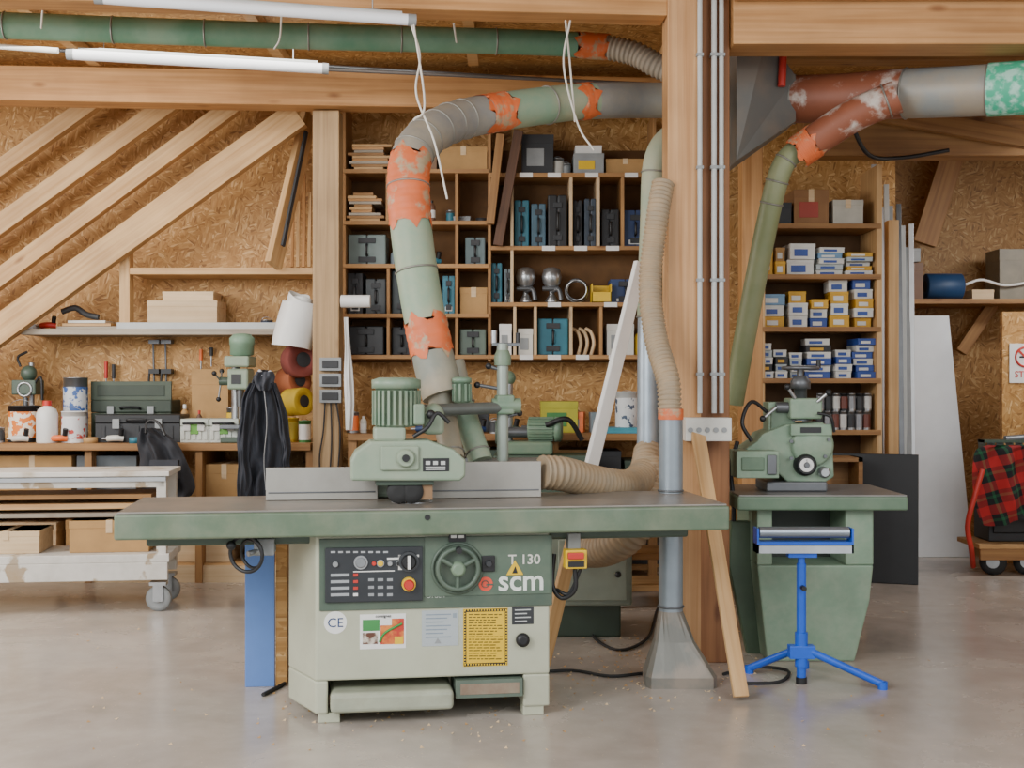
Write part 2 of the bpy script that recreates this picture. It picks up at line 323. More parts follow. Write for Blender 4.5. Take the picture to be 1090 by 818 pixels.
def clutter(px0,px1,y,z,grp,dens=13,kinds='btcjp',hmax=.2):
    p=px0
    while p<px1:
        k=random.choice(kinds); x=X(p,y); yy=y+random.uniform(0,.08); c=random.choice([navy,red,offw,teal,yel,grnD,grey,white,blk2,card,orange,mat('6a4a38'),mat('7c8a90')])
        if k=='b': bottle(x,yy,z,random.uniform(.02,.034),random.uniform(.12,hmax),c,random.choice([black,white,red]),'small bottle among workshop clutter',lm=random.choice([None,white,yel]),grp=grp)
        elif k=='t':
            r=random.uniform(.04,.055); M().lathe([(r*.6,0),(r,0),(r,.04),(r*.6,.04),(r*.6,0)],c,(x,yy,z),n=20).obj('tape_roll',label='roll of tape lying among workshop clutter',cat='tape roll',group=grp)
        elif k=='c': w=random.uniform(.03,.07); carton(x-w,x+w,yy,yy+.1,z,z+random.uniform(.04,hmax*.8),c,'small box among workshop clutter',grp,name='small_box',lab=random.choice([None,white,grey]),rz=random.uniform(-.3,.3))
        elif k=='j': can(x,yy,z,random.uniform(.03,.045),random.uniform(.07,hmax*.8),steel,c,'small tin among workshop clutter',grp,name='small_tin')
        elif k=='p':
            b=M().tube([(x-.06,yy,z+.03),(x,yy-.02,z+.035),(x+.05,yy,z+.03)],.022,c,n=8).tube([(x+.03,yy,z+.03),(x+.045,yy-.02,z+.1)],.018,black,n=8,res=0).cyl((x-.1,yy,z+.03),(x-.06,yy,z+.03),.009,steel); b.obj('power_tool',label='small hand power tool lying among clutter',cat='power tool',group=grp)
        p+=random.uniform(dens*.6,dens*1.5)+(8 if k in'cp' else 0)
SZ=Z(350,8.98)
carton(X(157,9.05),X(231,9.05),9.05,9.35,SZ,SZ+.21,pX,'pale plywood crate on the grey wall shelf',name='plywood_crate',cat='crate')
carton(X(173,9.1),X(227,9.1),9.1,9.35,SZ+.214,SZ+.28,pX,'shallow wooden tray stacked on the crate',name='wooden_tray',cat='tray')
for i,(a,b,hh) in enumerate([(60,125,.02),(66,118,.018),(72,112,.02)]):
    z=SZ+.0+i*.022; M().box(X(a,9.05),X(b,9.05),9.05,9.3,z,z+.02,[gX,lX,offw][i]).obj('offcut_board',label='thin offcut board stacked on the shelf',cat='board',group='offcut boards',bev=.002)
M().tube([P(66,332,9.1),P(80,328,9.1),P(92,335,9.1),P(105,338,9.1)],.022,blk2,n=8).obj('cable_bundle',label='dark cable bundle lying on offcut boards',cat='cable')
for i,(a,b) in enumerate([(125,300),(170,292),(140,280)]):
    M().box(X(a,9.0),X(b,9.0),8.985+i*.02,9.0+i*.02,SZ,SZ+.045-.01*i,[lgrey,offw,grey][i]).obj('metal_profile',label='long grey metal profile lying on the shelf edge',cat='profile',group='metal profiles')
clutter(30,56,9.15,SZ,'items on the grey wall shelf',12,'tcp',.1); clutter(238,285,9.2,SZ,'items on the grey wall shelf',16,'tcj',.12)
# ---------- left workbench
wb=thing('workbench','long wooden workbench with lower cupboards','workbench',(-2.7,8.95,0))
WT=.99
wx0,wx1=-5.4+2.7,-1.42+2.7
M().box(wx0,wx1,-.35,.44,WT-.05,WT,bX).obj('worktop',wb,bev=.004)
for k in range(6):
    x=wx0+.02+k*(wx1-wx0-.06)/5; M().box(x,x+.05,-.3,.4,0,WT-.05,bZ).obj('leg',wb)
M().box(wx0+.03,wx1-.03,-.25,.42,.1,.13,lX).obj('lower_shelf',wb)
M().box(wx0+.03,wx1-.03,-.25,.42,.5,.53,lX).obj('middle_shelf',wb)
M().box(wx0+.03,wx1-.03,-.28,-.25,.0,.12,pX).obj('plinth',wb)
for i,(a,b,z0,h,m,l) in enumerate([(-8,76,.533,.36,card,'open cardboard box'),(82,145,.533,.36,mat('5f666a'),'grey plastic drawer box'),(215,262,.533,.3,card,'brown cardboard box'),(268,330,.533,.22,blk2,'dark box'),
      (-10,60,.133,.28,pX,'plywood crate'),(70,160,.133,.3,card,'brown cardboard box'),(165,245,.133,.27,pX,'pale plywood crate'),(262,330,.133,.3,bX,'brown wooden crate')]):
    carton(X(a,8.75),X(b,8.75),8.75,9.25,z0,z0+h,m,l+' on the shelf under the workbench',grp='boxes under the workbench',tape=None if i%2 else pX)
by=8.85
def can_px(px0,px1,pyt,y,z0,m,lm,label,**k):
    r=(X(px1,y)-X(px0,y))/2; can(X((px0+px1)/2,y),y,z0,r,Z(pyt,y)-z0-.006,m,lm,label,**k)
can_px(10,42,432,by,WT,black,mat('e07a28',.5,col2='f0e4d0',vs=22,thr=(.5,.53)),'orange and white labelled paint tin on the bench')
can_px(68,93,402,9.0,WT,steel,mat('c8ccd0',.5,col2='3f5f9c',vs=14,thr=(.52,.55)),'tall silver tin with blue label on the bench')
can_px(66,92,438,8.8,WT,white,mat('d8d8d8',.5,col2='c23b30',vs=20,thr=(.55,.58)),'white tin with red marks on the bench')
bottle(X(53,8.8),8.75,WT,.075,.30,white,red,'white plastic bottle with red cap on the bench')
def bigbox(x0,x1,y0,y1,z0,z1,m,lidm,label,grp=None,name='toolbox',latch=None,rz=0):
    t=thing(name,label,'toolbox',((x0+x1)/2,(y0+y1)/2,z0),rz,group=grp); w=(x1-x0)/2;d=(y1-y0)/2;h=z1-z0
    b=M().box(-w,w,-d,d,0,h*.68,m)
    for k in range(5): xx=-w+(k+.5)*2*w/5; b.box(xx-.012,xx+.012,-d-.006,-d,.02,h*.6,m)
    b.obj('case_body',t,bev=.006); M().box(-w*1.01,w*1.01,-d*1.02,d*1.02,h*.69,h,lidm).obj('lid',t,bev=.008)
    for k in (-.5,.5): M().box(w*k-.025,w*k+.025,-d-.02,-d-.005,h*.5,h*.85,latch or mat('c9c9c4',.5)).obj('latch',t,bev=.003)
    M().tube([(-.07,-d-.01,h*.78),(-.06,-d-.035,h*.82),(.06,-d-.035,h*.82),(.07,-d-.01,h*.78)],.009,black,n=6,res=3).obj('handle',t); return t
bigbox(X(101,8.75),X(190,8.75),8.75,9.05,WT,WT+.2,blk2,black,'black toolbox with latches on the bench',latch=grey,rz=.05)
t=bigbox(X(97,9.1),X(182,9.1),9.1,9.36,WT,WT+.3,mat('434f40',.55),mat('333f33',.55),'open dark green tool case behind the toolbox',latch=grey)
M().box(-.3,.3,-.13,-.11,.3,.44,mat('434f40',.55)).box(-.25,.25,-.135,-.13,.33,.41,mat('333f33',.55)).obj('open_lid',t,bev=.005)
lg=mat('5f9a3a',.5)
for i,(a,b) in enumerate([(192,222),(223,254)]):
    t=bigbox(X(a,8.75),X(b,8.75),8.75,9.0,WT,WT+.17,mat('c0c4bb',.5),mat('b6bdb2',.5),'pale grey stacking tool case with green latch on the bench',grp='stacking cases',name='stacking_case')
    M().box(-.03,.03,-.135,-.126,.06,.13,lg).obj('front_latch',t,bev=.003)
carton(X(204,9.2),X(243,9.2),9.2,9.35,WT,WT+.53,card,'tall brown cardboard panel box against the wall')
can_px(300,318,445,8.9,WT,yel,mat('d8c040',.5),'yellow tin on the bench near the post')
can_px(318,331,448,8.8,WT,mat('3f7a3f'),white,'green and white tin on the bench near the post')
clutter(-2,10,8.75,WT,'bench clutter',9,'bj',.22); clutter(96,100,8.68,WT,'bench clutter',9,'t'); clutter(262,300,8.68,WT,'bench clutter',11,'bcjt',.24); clutter(188,250,9.1,WT+.0,'bench clutter',10,'bj',.3); clutter(120,180,8.64,WT,'bench clutter',22,'tp',.1); clutter(20,95,8.64,WT,'bench clutter',26,'tcp',.08)
t=thing('bench_grinder','small green bench machine with lever on the bench','machine',(X(29,9.1),9.15,WT))
M().box(-.13,.13,-.1,.1,0,.05,grnD).obj('base',t,bev=.006); M().cyl((0,.03,.05),(0,.03,.58),.022,steel).obj('column',t)
M().box(-.1,.08,-.1,.08,.34,.45,grnD).sph((0,-.02,.5),.06,grnD).obj('head',t,bev=.01); M().tube([(.05,-.08,.4),(.12,-.1,.47),(.13,-.1,.3)],.01,black,res=4).obj('lever',t)
M().cyl((0,-.08,.2),(0,-.08,.32),.018,dsteel).obj('chuck',t); M().ring((0,-.1,.38),(0,1,0),.05,.01,steel).obj('hand_wheel',t); M().tube([(-.05,-.05,.55),(-.07,-.05,.62),(0,-.05,.66)],.01,black,res=4).obj('handle',t)
for i,px in enumerate([163,176]):
    b=M().tube([P(px,362,9.36),P(px+1,408,9.36)],.008,dsteel,res=0); b.box(X(px-5,9.3),X(px+6,9.3),9.3,9.38,Z(366,9.3),Z(362,9.3),dsteel).box(X(px-5,9.3),X(px+6,9.3),9.3,9.38,Z(398,9.3),Z(393,9.3),black)
    b.tube([P(px-4,398,9.3),P(px-5,412,9.3)],.009,black,res=0).obj('bar_clamp',label='black bar clamp hanging on the board wall',cat='clamp',group='bar clamps')
for i,(px,py,l) in enumerate([(113,385,40),(121,388,34),(214,372,26),(225,370,20)]):
    M().cyl(P(px,py,9.36),P(px,py+l*.45,9.36),.014,[red,blk2,orange,blk2][i],n=10).cyl(P(px,py+l*.45,9.36),P(px,py+l,9.36),.006,steel,n=8).obj('screwdriver',label='screwdriver hanging on the board wall',cat='tool',group='hanging hand tools')
# drill press
t=thing('drill_press','green bench drill press beside the jacket','drill press',(X(256,8.75),8.8,WT))
M().box(-.13,.13,-.12,.14,0,.04,grnD).obj('base',t,bev=.008)
M().cyl((-.06,.07,.04),(-.06,.07,.62),.033,steel).obj('column',t)
M().box(-.1,.08,-.14,.12,.54,.62,grnL).box(-.08,.07,-.12,.1,.38,.53,grnL).obj('head',t,bev=.015)
M().lathe([(.05,0),(.085,.01),(.085,.08),(.09,.085),(.09,.13),(.06,.16),(.02,.165)],mat('75927a'),(0,.0,.62),n=24).obj('motor',t)
M().box(-.05,.02,-.124,-.12,.42,.49,black).obj('switch_plate',t)
M().cyl((0,-.06,.26),(0,-.06,.38),.025,dsteel,r2=.03).cyl((0,-.06,.17),(0,-.06,.26),.009,steel).obj('chuck',t)
b=M().cyl((-.08,-.05,.44),(-.15,-.05,.44),.03,grnD)
for a in range(3):
    an=a*2.1+.6; b.cyl((-.14,-.05,.44),(-.16,-.05+.13*math.cos(an),.44+.13*math.sin(an)),.007,steel); b.sph((-.16,-.05+.13*math.cos(an),.44+.13*math.sin(an)),.018,black)
b.obj('feed_lever',t)
M().box(-.13,.11,-.14,.08,.1,.13,dsteel).obj('work_table',t,bev=.004)
# loose curled paper
t=thing('paper_roll','loose curled white paper sheets hanging by the post','roll',tuple(P(315,341,8.7)))
for (turns,r0,r1,zt_,zb_,ph,rt) in [(3.6,.055,.115,.175,-.15,.5,(.18,.3,0)),(1.3,.12,.15,.13,-.19,2.2,(.1,.22,.2))]:
    vs=[];fs=[];K=46
    for k in range(K+1):
        a=ph+k/K*turns*math.pi; r=r0+(r1-r0)*k/K
        for j in range(5):
            z=zb_+(zt_-zb_)*j/4; rr=r*(1+.12*(j/4-.5)*math.sin(a)+.05*math.sin(2*a+j)); vs.append((rr*math.cos(a),rr*math.sin(a),z+.015*math.sin(a*1.5)))
    for k in range(K):
        for j in range(4): fs.append((5*k+j,5*k+5+j,5*k+6+j,5*k+1+j))
    M().add(vs,fs,white,True).obj('paper_sheet',t,rot=rt)
def roll(c,ax,R,w,m,label,grp=None,name='abrasive_roll'):
    ax=Vector(ax).normalized(); b=M()
    b.lathe([(R*.45,-w/2),(R*.95,-w/2),(R,-w/2+.004),(R,w/2-.004),(R*.95,w/2),(R*.45,w/2),(R*.45,-w/2)],m,c,ax,n=28)
    b.lathe([(R*.44,-w/2-.001),(R*.44,w/2+.001)],blk2,c,ax,n=20); return b.obj(name,label=label,cat='roll',group=grp)
roll(P(319,384,8.85),(.7,-1,.1),.125,.13,mat('7d3d35',.8),'red-brown abrasive roll hanging on the wall','abrasive rolls')
roll(P(312,406,8.95),(1.2,-1,.2),.11,.16,mat('a8603c',.8),'orange-brown abrasive roll hanging on the wall','abrasive rolls')
roll(P(316,428,8.82),(1.3,-1,.1),.10,.16,mat('c8a828',.7),'yellow roll hanging on the wall','abrasive rolls')
b=M()
for k,(a,c) in enumerate([(381,395),(398,412),(415,429)]):
    b.box(X(341,8.58),X(364,8.58),8.54,8.6,Z(c,8.58),Z(a,8.58),grey); b.box(X(344,8.58),X(361,8.58),8.53,8.54,Z(c-3,8.58),Z(a+3,8.58),blk2)
b.obj('socket_box',label='grey triple wall socket on the weathered post',cat='socket',bev=.003)
for i,pts in enumerate([[(346,429),(344,460),(340,490),(343,530)],[(352,429),(353,470),(350,520)],[(358,429),(362,462),(359,510)]]):
    M().tube([P(a,c,8.57) for a,c in pts],.006,black,n=6).obj('power_cable',label='black power cable hanging from the socket',cat='cable',group='hanging cables')
M().cyl(P(363,321,8.6),P(394,321,8.6),.045,white).obj('paper_roll',label='small white paper roll on a shelf peg',cat='roll')
def cloth(outline_l,outline_r,pys,y,m,thick=.06,folds=5,amp=.02,rag=0):
    c1=[Vector((a,b,c)) for a,b,c in zip(outline_l,outline_r,pys)]; c1=smooth(c1,3); n=26;vs=[];fs=[];K=len(c1)
    for side in (0,1):
        for j in range(K):
            l_,r_,py=c1[j]
            for i in range(n):
                t=i/(n-1); px=l_+(r_-l_)*t
                edge=math.sin(math.pi*t)**.5 if 0<t<1 else 0
                f=math.sin(t*folds*math.pi+j*.22+.8*math.sin(j*.35))+.6*math.sin(t*folds*1.7*math.pi-j*.3)
                d=(thick*edge*.6+amp*f*edge+amp*.3*math.sin(t*23+j*1.1)*edge)*(1 if side==0 else -.4)
                q=py+(rag*math.sin(t*9+1)*(j/(K-1))**2)
                vs.append((X(px,y),y-d,Z(q,y)))
    for side in (0,1):
        o=side*K*n
        for j in range(K-1):
            for i in range(n-1): fs.append((o+j*n+i,o+j*n+i+1,o+(j+1)*n+i+1,o+(j+1)*n+i))
    for j in range(K-1):
        fs.append((j*n,(j+1)*n,(j+1)*n+K*n,j*n+K*n)); fs.append((j*n+n-1,(j+1)*n+n-1,(j+1)*n+n-1+K*n,j*n+n-1+K*n))
    return M().add(vs,fs,m,True)
cloth([366,367,366,367,368],[371,373,376,377,375],[338,370,400,430,458],8.5,white,thick=.03,folds=3,amp=.012).obj('white_cloth',label='narrow white cloth hanging beside the post',cat='cloth')
def place(b,par,name,**k):
    o=b.obj(name,loc=(0,0,0),**k); o.parent=par; o.location=-Vector(par.location); return o
jm=mat('33363e',.85,var=.3,vs=6)
jk=thing('jacket','dark grey work jacket hanging from the drill press','jacket',tuple(P(282,533,8.35)))
place(cloth([277,270,266,263,259,256,257,253,255],[285,290,294,299,300,303,300,298,293],[394,402,413,432,455,480,500,515,531],8.35,jm,thick=.1,folds=5,amp=.035,rag=3),jk,'jacket_body')
place(cloth([288,293,296,297,301,299,302],[294,300,306,308,310,308,311],[408,424,442,460,478,492,505],8.22,jm,thick=.07,folds=3,amp=.022,rag=1),jk,'sleeve')
place(cloth([266,258,256,252,254,252,253],[275,270,268,266,265,268,264],[408,424,445,468,490,512,534],8.24,jm,thick=.07,folds=3,amp=.022,rag=2),jk,'sleeve')
place(cloth([273,270,272,276],[291,293,290,286],[396,402,410,416],8.2,mat('3e4149',.85),thick=.06,folds=3,amp=.02),jk,'hood')
place(M().tube([P(276,395,8.24),P(281,400,8.2),P(288,396,8.24)],.012,mat('b9bbc0'),n=6),jk,'collar')
place(M().tube([P(281,414,8.18),P(284,450,8.19),P(281,490,8.2),P(283,522,8.2)],.004,steel,n=5),jk,'zip')
b=cloth([152,147,146,149,147,152,160],[166,180,190,197,204,208,204],[456,464,474,488,505,520,529],8.4,mat('2d2e33',.8,var=.3),thick=.13,folds=4,amp=.03,rag=3)
b.tube([P(155,462,8.3),P(157,449,8.35),P(168,450,8.34),P(176,464,8.3)],.01,black,n=6).box(X(160,8.22),X(190,8.22),8.2,8.25,Z(510,8.22),Z(490,8.22),mat('36383e',.8))
b.obj('work_bag',label='black fabric bag slumped by the workbench',cat='bag')
# ---------- TROLLEY
wp=mat('d6d3cb',.5,vs=6,col2='a58f70',thr=(.58,.62),dust='b0aba0',dk=.5)
FY=7.55
ct=thing('trolley','white painted wooden trolley with plank shelves on casters','trolley',(X(180,FY),FY,0),math.radians(7))
tz=Z(502,FY);L_=3.2;D_=.5
def tp(n,b,**k): return b.obj(n,ct,**k)
tp('top_board',M().box(-L_,.0,0,D_,tz-.03,tz,mat('d9d5cc',.5,vs=5,col2='b5a68f',thr=(.5,.7))),bev=.004)
tp('top_rail',M().box(-L_,-.03,.02,.06,tz-.1,tz-.03,wp),bev=.004)
tp('steel_strip',M().box(-L_,-.02,-.004,.02,tz-.06,tz-.035,steel))
for i,(a,h,m) in enumerate([(527,.03,bX),(537,.035,lX),(547,.03,gX)]):
    tp('stored_plank',M().box(-L_,-.12-.04*i,.08+.02*i,D_-.04,Z(a,FY)-h,Z(a,FY),m),bev=.003)
for xx in (-.08,-1.35,-2.6):
    for yy in (.02,D_-.08): tp('leg',M().box(xx,xx+.06,yy,yy+.06,.2,tz-.03,wp),bev=.004)
tp('crossbar',M().box(-.075,-.02,.08,D_-.08,tz-.3,tz-.25,wp),bev=.003)
zb=Z(590,FY)
tp('bottom_board',M().box(-L_,0,0,D_,zb-.05,zb,wp),bev=.004)
tp('bottom_rail',M().box(-L_,-.01,.0,.04,zb-.16,zb-.05,wp),bev=.004)
def casterp(par,x,y,r,ang=.2,wm=grey):
    M().box(x-.03,x+.03,y-.04,y-.032,r*.8,r*2.1,steel).box(x-.03,x+.03,y+.032,y+.04,r*.8,r*2.1,steel).box(x-.05,x+.05,y-.05,y+.05,r*2.1,r*2.1+.02,steel).obj('caster_bracket',par)
    M().lathe([(r*.7,-.018),(r,-.016),(r,.016),(r*.7,.018)],wm,(x,y,r),(ang,1,0),n=22).lathe([(r*.3,-.03),(r*.3,.03)],steel,(x,y,r),(ang,1,0),n=12).obj('caster_wheel',par)
for xx in (-.07,-2.0):
    for yy in (.05,D_-.08): casterp(ct,xx,yy,.078)
def inct(x,y):
    c,s=math.cos(ct.rotation_euler[2]),math.sin(ct.rotation_euler[2]); return ct.location.x+c*x-s*y, ct.location.y+s*x+c*y
for (xa,w_,h_,m,l,n_) in [(-.62,.48,.2,card,'flat cardboard box on the trolley lower shelf','cardboard_box'),(-1.2,.4,.14,pX,'plywood box on the trolley lower shelf','plywood_crate')]:
    cx_,cy_=inct(xa+w_/2,.28); M().box(-w_/2,w_/2,-.17,.17,0,h_,m).box(-w_/2-.003,w_/2+.003,-.173,.173,h_*.75,h_,m).box(-.02,.02,-.176,.17,h_*.6,h_+.002,pX).obj(n_,loc=(cx_,cy_,zb+.001),rot=(0,0,ct.rotation_euler[2]),label=l,cat='box',bev=.003)
# ---------- CENTRE SHELVING
su=thing('shelving_unit','plywood wall shelving with pigeonholes','shelving',(X(530,9.0),9.2,0))
y0,y1=9.0,9.39
sx=lambda p:X(p,y0)
sW=wood('93693c','b58a58',axis='X'); sWZ=wood('93693c','b58a58',axis='Z')
for (a,b,py) in [(365,521,180),(365,521,235),(365,521,281),(365,521,334),(365,521,378),(521,697,184),(521,697,262),(521,697,322),(521,697,378)]:
    place(M().box(sx(a),sx(b),y0,y1,Z(py,y0)-.03,Z(py,y0),sW),su,'shelf',bev=.002)
for (px,a,b) in [(366,110,385),(521,110,385),(697,120,385),(413,281,378),(441,281,378),(486,180,378),(545,184,262),(608,184,262),(637,184,262),(663,184,262),(548,322,378),(570,322,378),(608,322,378),(640,322,378),(545,262,322),(412,180,235)]:
    place(M().box(sx(px)-.011,sx(px)+.011,y0+.01,y1,Z(b,y0),Z(a,y0),pZ if px in(545,548,570,608,637) else sWZ),su,'divider',bev=.002)
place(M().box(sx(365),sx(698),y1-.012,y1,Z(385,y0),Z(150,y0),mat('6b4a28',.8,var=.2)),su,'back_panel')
for (px,py) in [(560,184),(590,184),(630,184),(672,184),(584,262),(618,262),(652,262),(590,322),(650,322),(560,378),(590,378),(655,378),(620,378)]:
    place(M().box(sx(px-7),sx(px+7),y0-.004,y0,Z(py+5,y0),Z(py,y0),white),su,'shelf_tag')
y1=9.37
g='tool cases on the shelving'
def shz(py): return Z(py,9.0)
for (a,b,t,bt,m,l) in [(547,564,207,262,teal,'teal upright tool case'),(565,582,216,262,mat('4a6878'),'slate blue upright tool case'),(583,605,207,262,black,'black upright tool case'),(610,621,210,262,blk2,'dark narrow tool case'),(622,636,210,262,mat('34404e'),'dark blue-grey tool case'),
    (640,661,217,262,black,'black tool case'),(665,690,219,262,navy,'navy blue tool case'),(522,535,275,322,teal,'teal tool case'),(536,545,282,322,mat('5b676c'),'grey tool case'),(572,606,337,378,teal,'wide teal tool case with label'),
    (368,410,250,281,mat('6e7d7a'),'grey-green tool case'),(494,517,248,281,mat('5f7174'),'grey-green tool case'),(368,385,288,334,blk2,'black tool case'),(387,410,292,334,mat('3b4042'),'black tool case'),(415,438,290,334,mat('323c3e'),'black tool case'),
    (470,484,292,334,teal,'teal tool case'),(368,408,343,378,black,'black tool case'),(415,438,345,378,blk2,'black tool case'),(488,518,347,378,mat('5f6f64'),'grey-green tool case'),(445,468,345,378,mat('3c4341'),'dark tool case'),(650,684,293,322,navy,'navy case'),(445,468,290,334,mat('383834'),'dark tool case')]:
    case(sx(a)+.005,sx(b)-.005,y0+.06,y1-.03,shz(bt),shz(t)+random.uniform(-.03,.02),m,l+' on the wall shelving',g,lab=white if (a+bt)%3==0 else None)
bx='boxes on the shelving'
for (a,b,t,bt,m,l) in [(555,590,142,184,blk2,'black crate'),(467,519,155,180,card,'brown cardboard box'),(645,688,168,184,card,'low cardboard box'),(489,519,306,334,card,'cardboard box'),(531,545,345,378,white,'white box'),(646,676,345,378,offw,'white paper box'),(551,568,350,378,offw,'small white box'),(440,465,158,180,mat('7a5a3c'),'brown wooden box')]:
    carton(sx(a)+.004,sx(b)-.004,y0+.05,y1-.04,shz(bt),shz(t),m,l+' on the wall shelving',bx,tape=pX if m==card else None,lab=None if m==card else grey)
carton(sx(611),sx(643),y0+.02,y1-.06,shz(184),shz(163),grey,'grey case with yellow label on the top shelf',bx,lab=yel); carton(sx(613),sx(641),y0+.04,y1-.08,shz(163)+.004,shz(154),white,'white box on the grey case',bx)
for (bt,n_) in ((180,9),(235,10)):
    for i in range(n_):
        z=shz(bt)+i*.021; M().box(sx(368)+random.random()*.06,sx(420 if bt==180 else 409)-random.random()*.1,y0+.02,y1-.08,z,z+.019,[lX,bX,gX,wX][i%4]).obj('wood_offcut',label='thin wood offcut in a stack on the shelving',cat='offcut',group='wood offcuts')
sg_='odds and ends on the shelving'
clutter(424,440,y0+.1,shz(180),sg_,11,'bjc',.15);clutter(418,482,y0+.1,shz(235),sg_,13,'bjct',.2);clutter(492,516,y0+.1,shz(235),sg_,12,'bjct',.2);clutter(418,482,y0+.1,shz(281),sg_,12,'bjcp',.2);clutter(652,690,y0+.08,shz(184),sg_,40,'t',.1);clutter(680,694,y0+.1,shz(378),sg_,11,'bj',.2)
clutter(594,608,y0+.05,shz(184),sg_,12,'bj',.16)
for i,(a,m) in enumerate([(560,steel),(588,steel)]):
    t=thing('spray_gun','chrome spray gun with metal cup on the shelf','spray gun',(sx(a),y0+.15,shz(322)),group='spray guns')
    M().lathe([(.04,0),(.05,.02),(.03,.05),(.02,.07),(.02,.1),(.065,.15),(.075,.2),(.06,.26),(.03,.27)],m,n=20).obj('cup',t); M().tube([(.0,-.02,.09),(.05,-.06,.1),(.07,-.08,.02)],.017,dsteel).obj('grip',t); M().cyl((-.07,-.04,.11),(.05,-.04,.11),.018,dsteel).obj('barrel',t)
b=M()
for k in range(7): b.ring((sx(615),y0+.12+.01*k,shz(322)+.095+random.uniform(-.01,.01)),(random.uniform(-.3,.3),-1,random.uniform(-.3,.3)),.075+.002*k,.007,[steel,dsteel][k%2],n=20,k=5)
b.obj('wire_coil',label='coil of grey wire on the shelf',cat='coil')
def bin_(x0,x1,y0,y1,z0,z1,m,label):
    h=z1-z0;b=M(); b.box(x0,x1,y0,y1,z0,z0+.006,m).box(x0,x0+.006,y0,y1,z0,z1,m).box(x1-.006,x1,y0,y1,z0,z1,m).box(x0,x1,y1-.006,y1,z0,z1,m).box(x0,x1,y0,y0+.006,z0,z0+h*.55,m).box(x0+.01,x1-.01,y0+.02,y1-.02,z0+.006,z0+h*.5,grey)
    return b.obj('storage_bin',label=label,cat='bin')
bin_(sx(630),sx(651),y0+.0,y0+.22,shz(322),shz(302),yel,'yellow plastic storage bin on the shelf')
for k in range(3):
    b=M(); a=sx(616+k*7); b.tube([(a,y0+.1,shz(378)),(a+.02,y0+.08,shz(378)+.09),(a+.0,y0+.1,shz(378)+.17),(a-.04,y0+.12,shz(378)+.2)],.014,pZ,n=6); b.obj('wooden_bracket',label='curved pale wooden bracket on the shelf',cat='bracket',group='wooden brackets')
beam('timber_plank',(sx(530),8.97,shz(262)),(sx(552),8.97,shz(140)),.05,.07,dkW,'dark plank leaning in front of shelving','plank'); beam('timber_plank',(sx(522),8.93,shz(240)),(sx(533),8.93,shz(145)),.05,.06,bX,'brown plank leaning in front of shelving','plank')
# ---------- centre bench
cb=thing('workbench','dark wooden bench under the wall shelving','workbench',(X(530,8.7),8.95,0))
bz=Z(462,8.6)
place(M().box(X(370,8.6),X(705,8.6),8.6,9.38,bz-.05,bz,bX),cb,'worktop',bev=.004)
for p in (375,480,590,695): place(M().box(X(p,8.65)-.03,X(p,8.65)+.03,8.65,8.71,0,bz-.05,bZ),cb,'leg')
for z in (.08,.42,.72): place(M().box(X(375,8.65),X(700,8.65),8.72,9.35,z,z+.03,bX),cb,'under_shelf')
cols=[card,grey,blk2,pX,bX,grnD]
for j,z in enumerate((.11,.45,.75)):
    p=378
    while p<680:
        w=random.uniform(28,52); hh=random.uniform(.1,.2)
        carton(X(p,8.8),X(p+w-4,8.8),8.8,9.2,z+.001,z+hh,random.choice(cols),'stored box under the dark bench','boxes under the dark bench'); p+=w
def cbx(a,b,t,y,m,l,lab=None): carton(X(a,y),X(b,y),y,y+.3,bz,Z(t,y),m,l,None,lab=lab)
cbx(576,615,428,8.8,mat('aba62e'),'yellow-green carton on the dark bench',mat('3f7a3f'))
cbx(640,680,456,8.65,cyan,'flat cyan box on the dark bench')
can_px(655,678,417,8.85,bz,white,mat('dfe2e2',.5,col2='4a5a70',vs=18,thr=(.58,.6)),'white paint bucket on the dark bench',name='paint_bucket')
cbx(470,520,440,8.85,blk2,'black case on the dark bench')
clutter(374,400,8.72,bz,'clutter on the dark bench',10,'bjc',.24); clutter(452,575,8.68,bz,'clutter on the dark bench',12,'bjctp',.22); clutter(616,652,8.75,bz,'clutter on the dark bench',9,'bjc',.24); clutter(682,700,8.7,bz,'clutter on the dark bench',9,'bj',.22)
def motor(b,c,ax,r,L,m,fins=18):
    c=Vector(c); q=Vector((0,0,1)).rotation_difference(Vector(ax).normalized()).to_matrix().to_4x4(); T=Matrix.Translation(c)@q
    b.lathe([(r*.5,0),(r*.85,.005),(r*.85,L*.78),(r*1.0,L*.78),(r*1.0,L*.95),(r*.7,L),(r*.2,L)],m,n=28,mx=T)
    for i in range(fins):
        b.box(r*.8,r*.99,-.005,.005,.01,L*.74,m,mx=T@Matrix.Rotation(2*math.pi*i/fins,4,'Z'))
    b.lathe([(r*.3,-.04),(r*.3,0)],dsteel,n=12,mx=T); return b
t=thing('bench_machine','green metalwork machine head with motor on a cabinet','machine',(X(565,8.2),8.35,0))
zz=Z(484,8.3)
M().box(-.25,.45,-.18,.2,0,zz,grnD).obj('cabinet_base',t,bev=.01)
M().box(-.22,.15,-.15,.15,zz,zz+.09,grn).obj('head',t,bev=.02)
motor(M(),(-.02,0,zz+.17),(1,-.1,0),.085,.24,grn).obj('motor',t); M().cyl((-.22,-.03,zz+.15),(-.02,-.03,zz+.15),.035,dsteel).ring((-.23,-.03,zz+.15),(1,0,0),.07,.01,grnD).obj('spindle',t)
M().cyl((-.15,.05,zz+.05),(-.15,.05,zz+.5),.03,steel).sph((-.15,.05,zz+.52),.05,grn).obj('column',t)
M().tube([(.1,-.1,zz+.2),(.25,-.1,zz+.24),(.35,-.05,zz+.1)],.018,black).obj('cable',t)
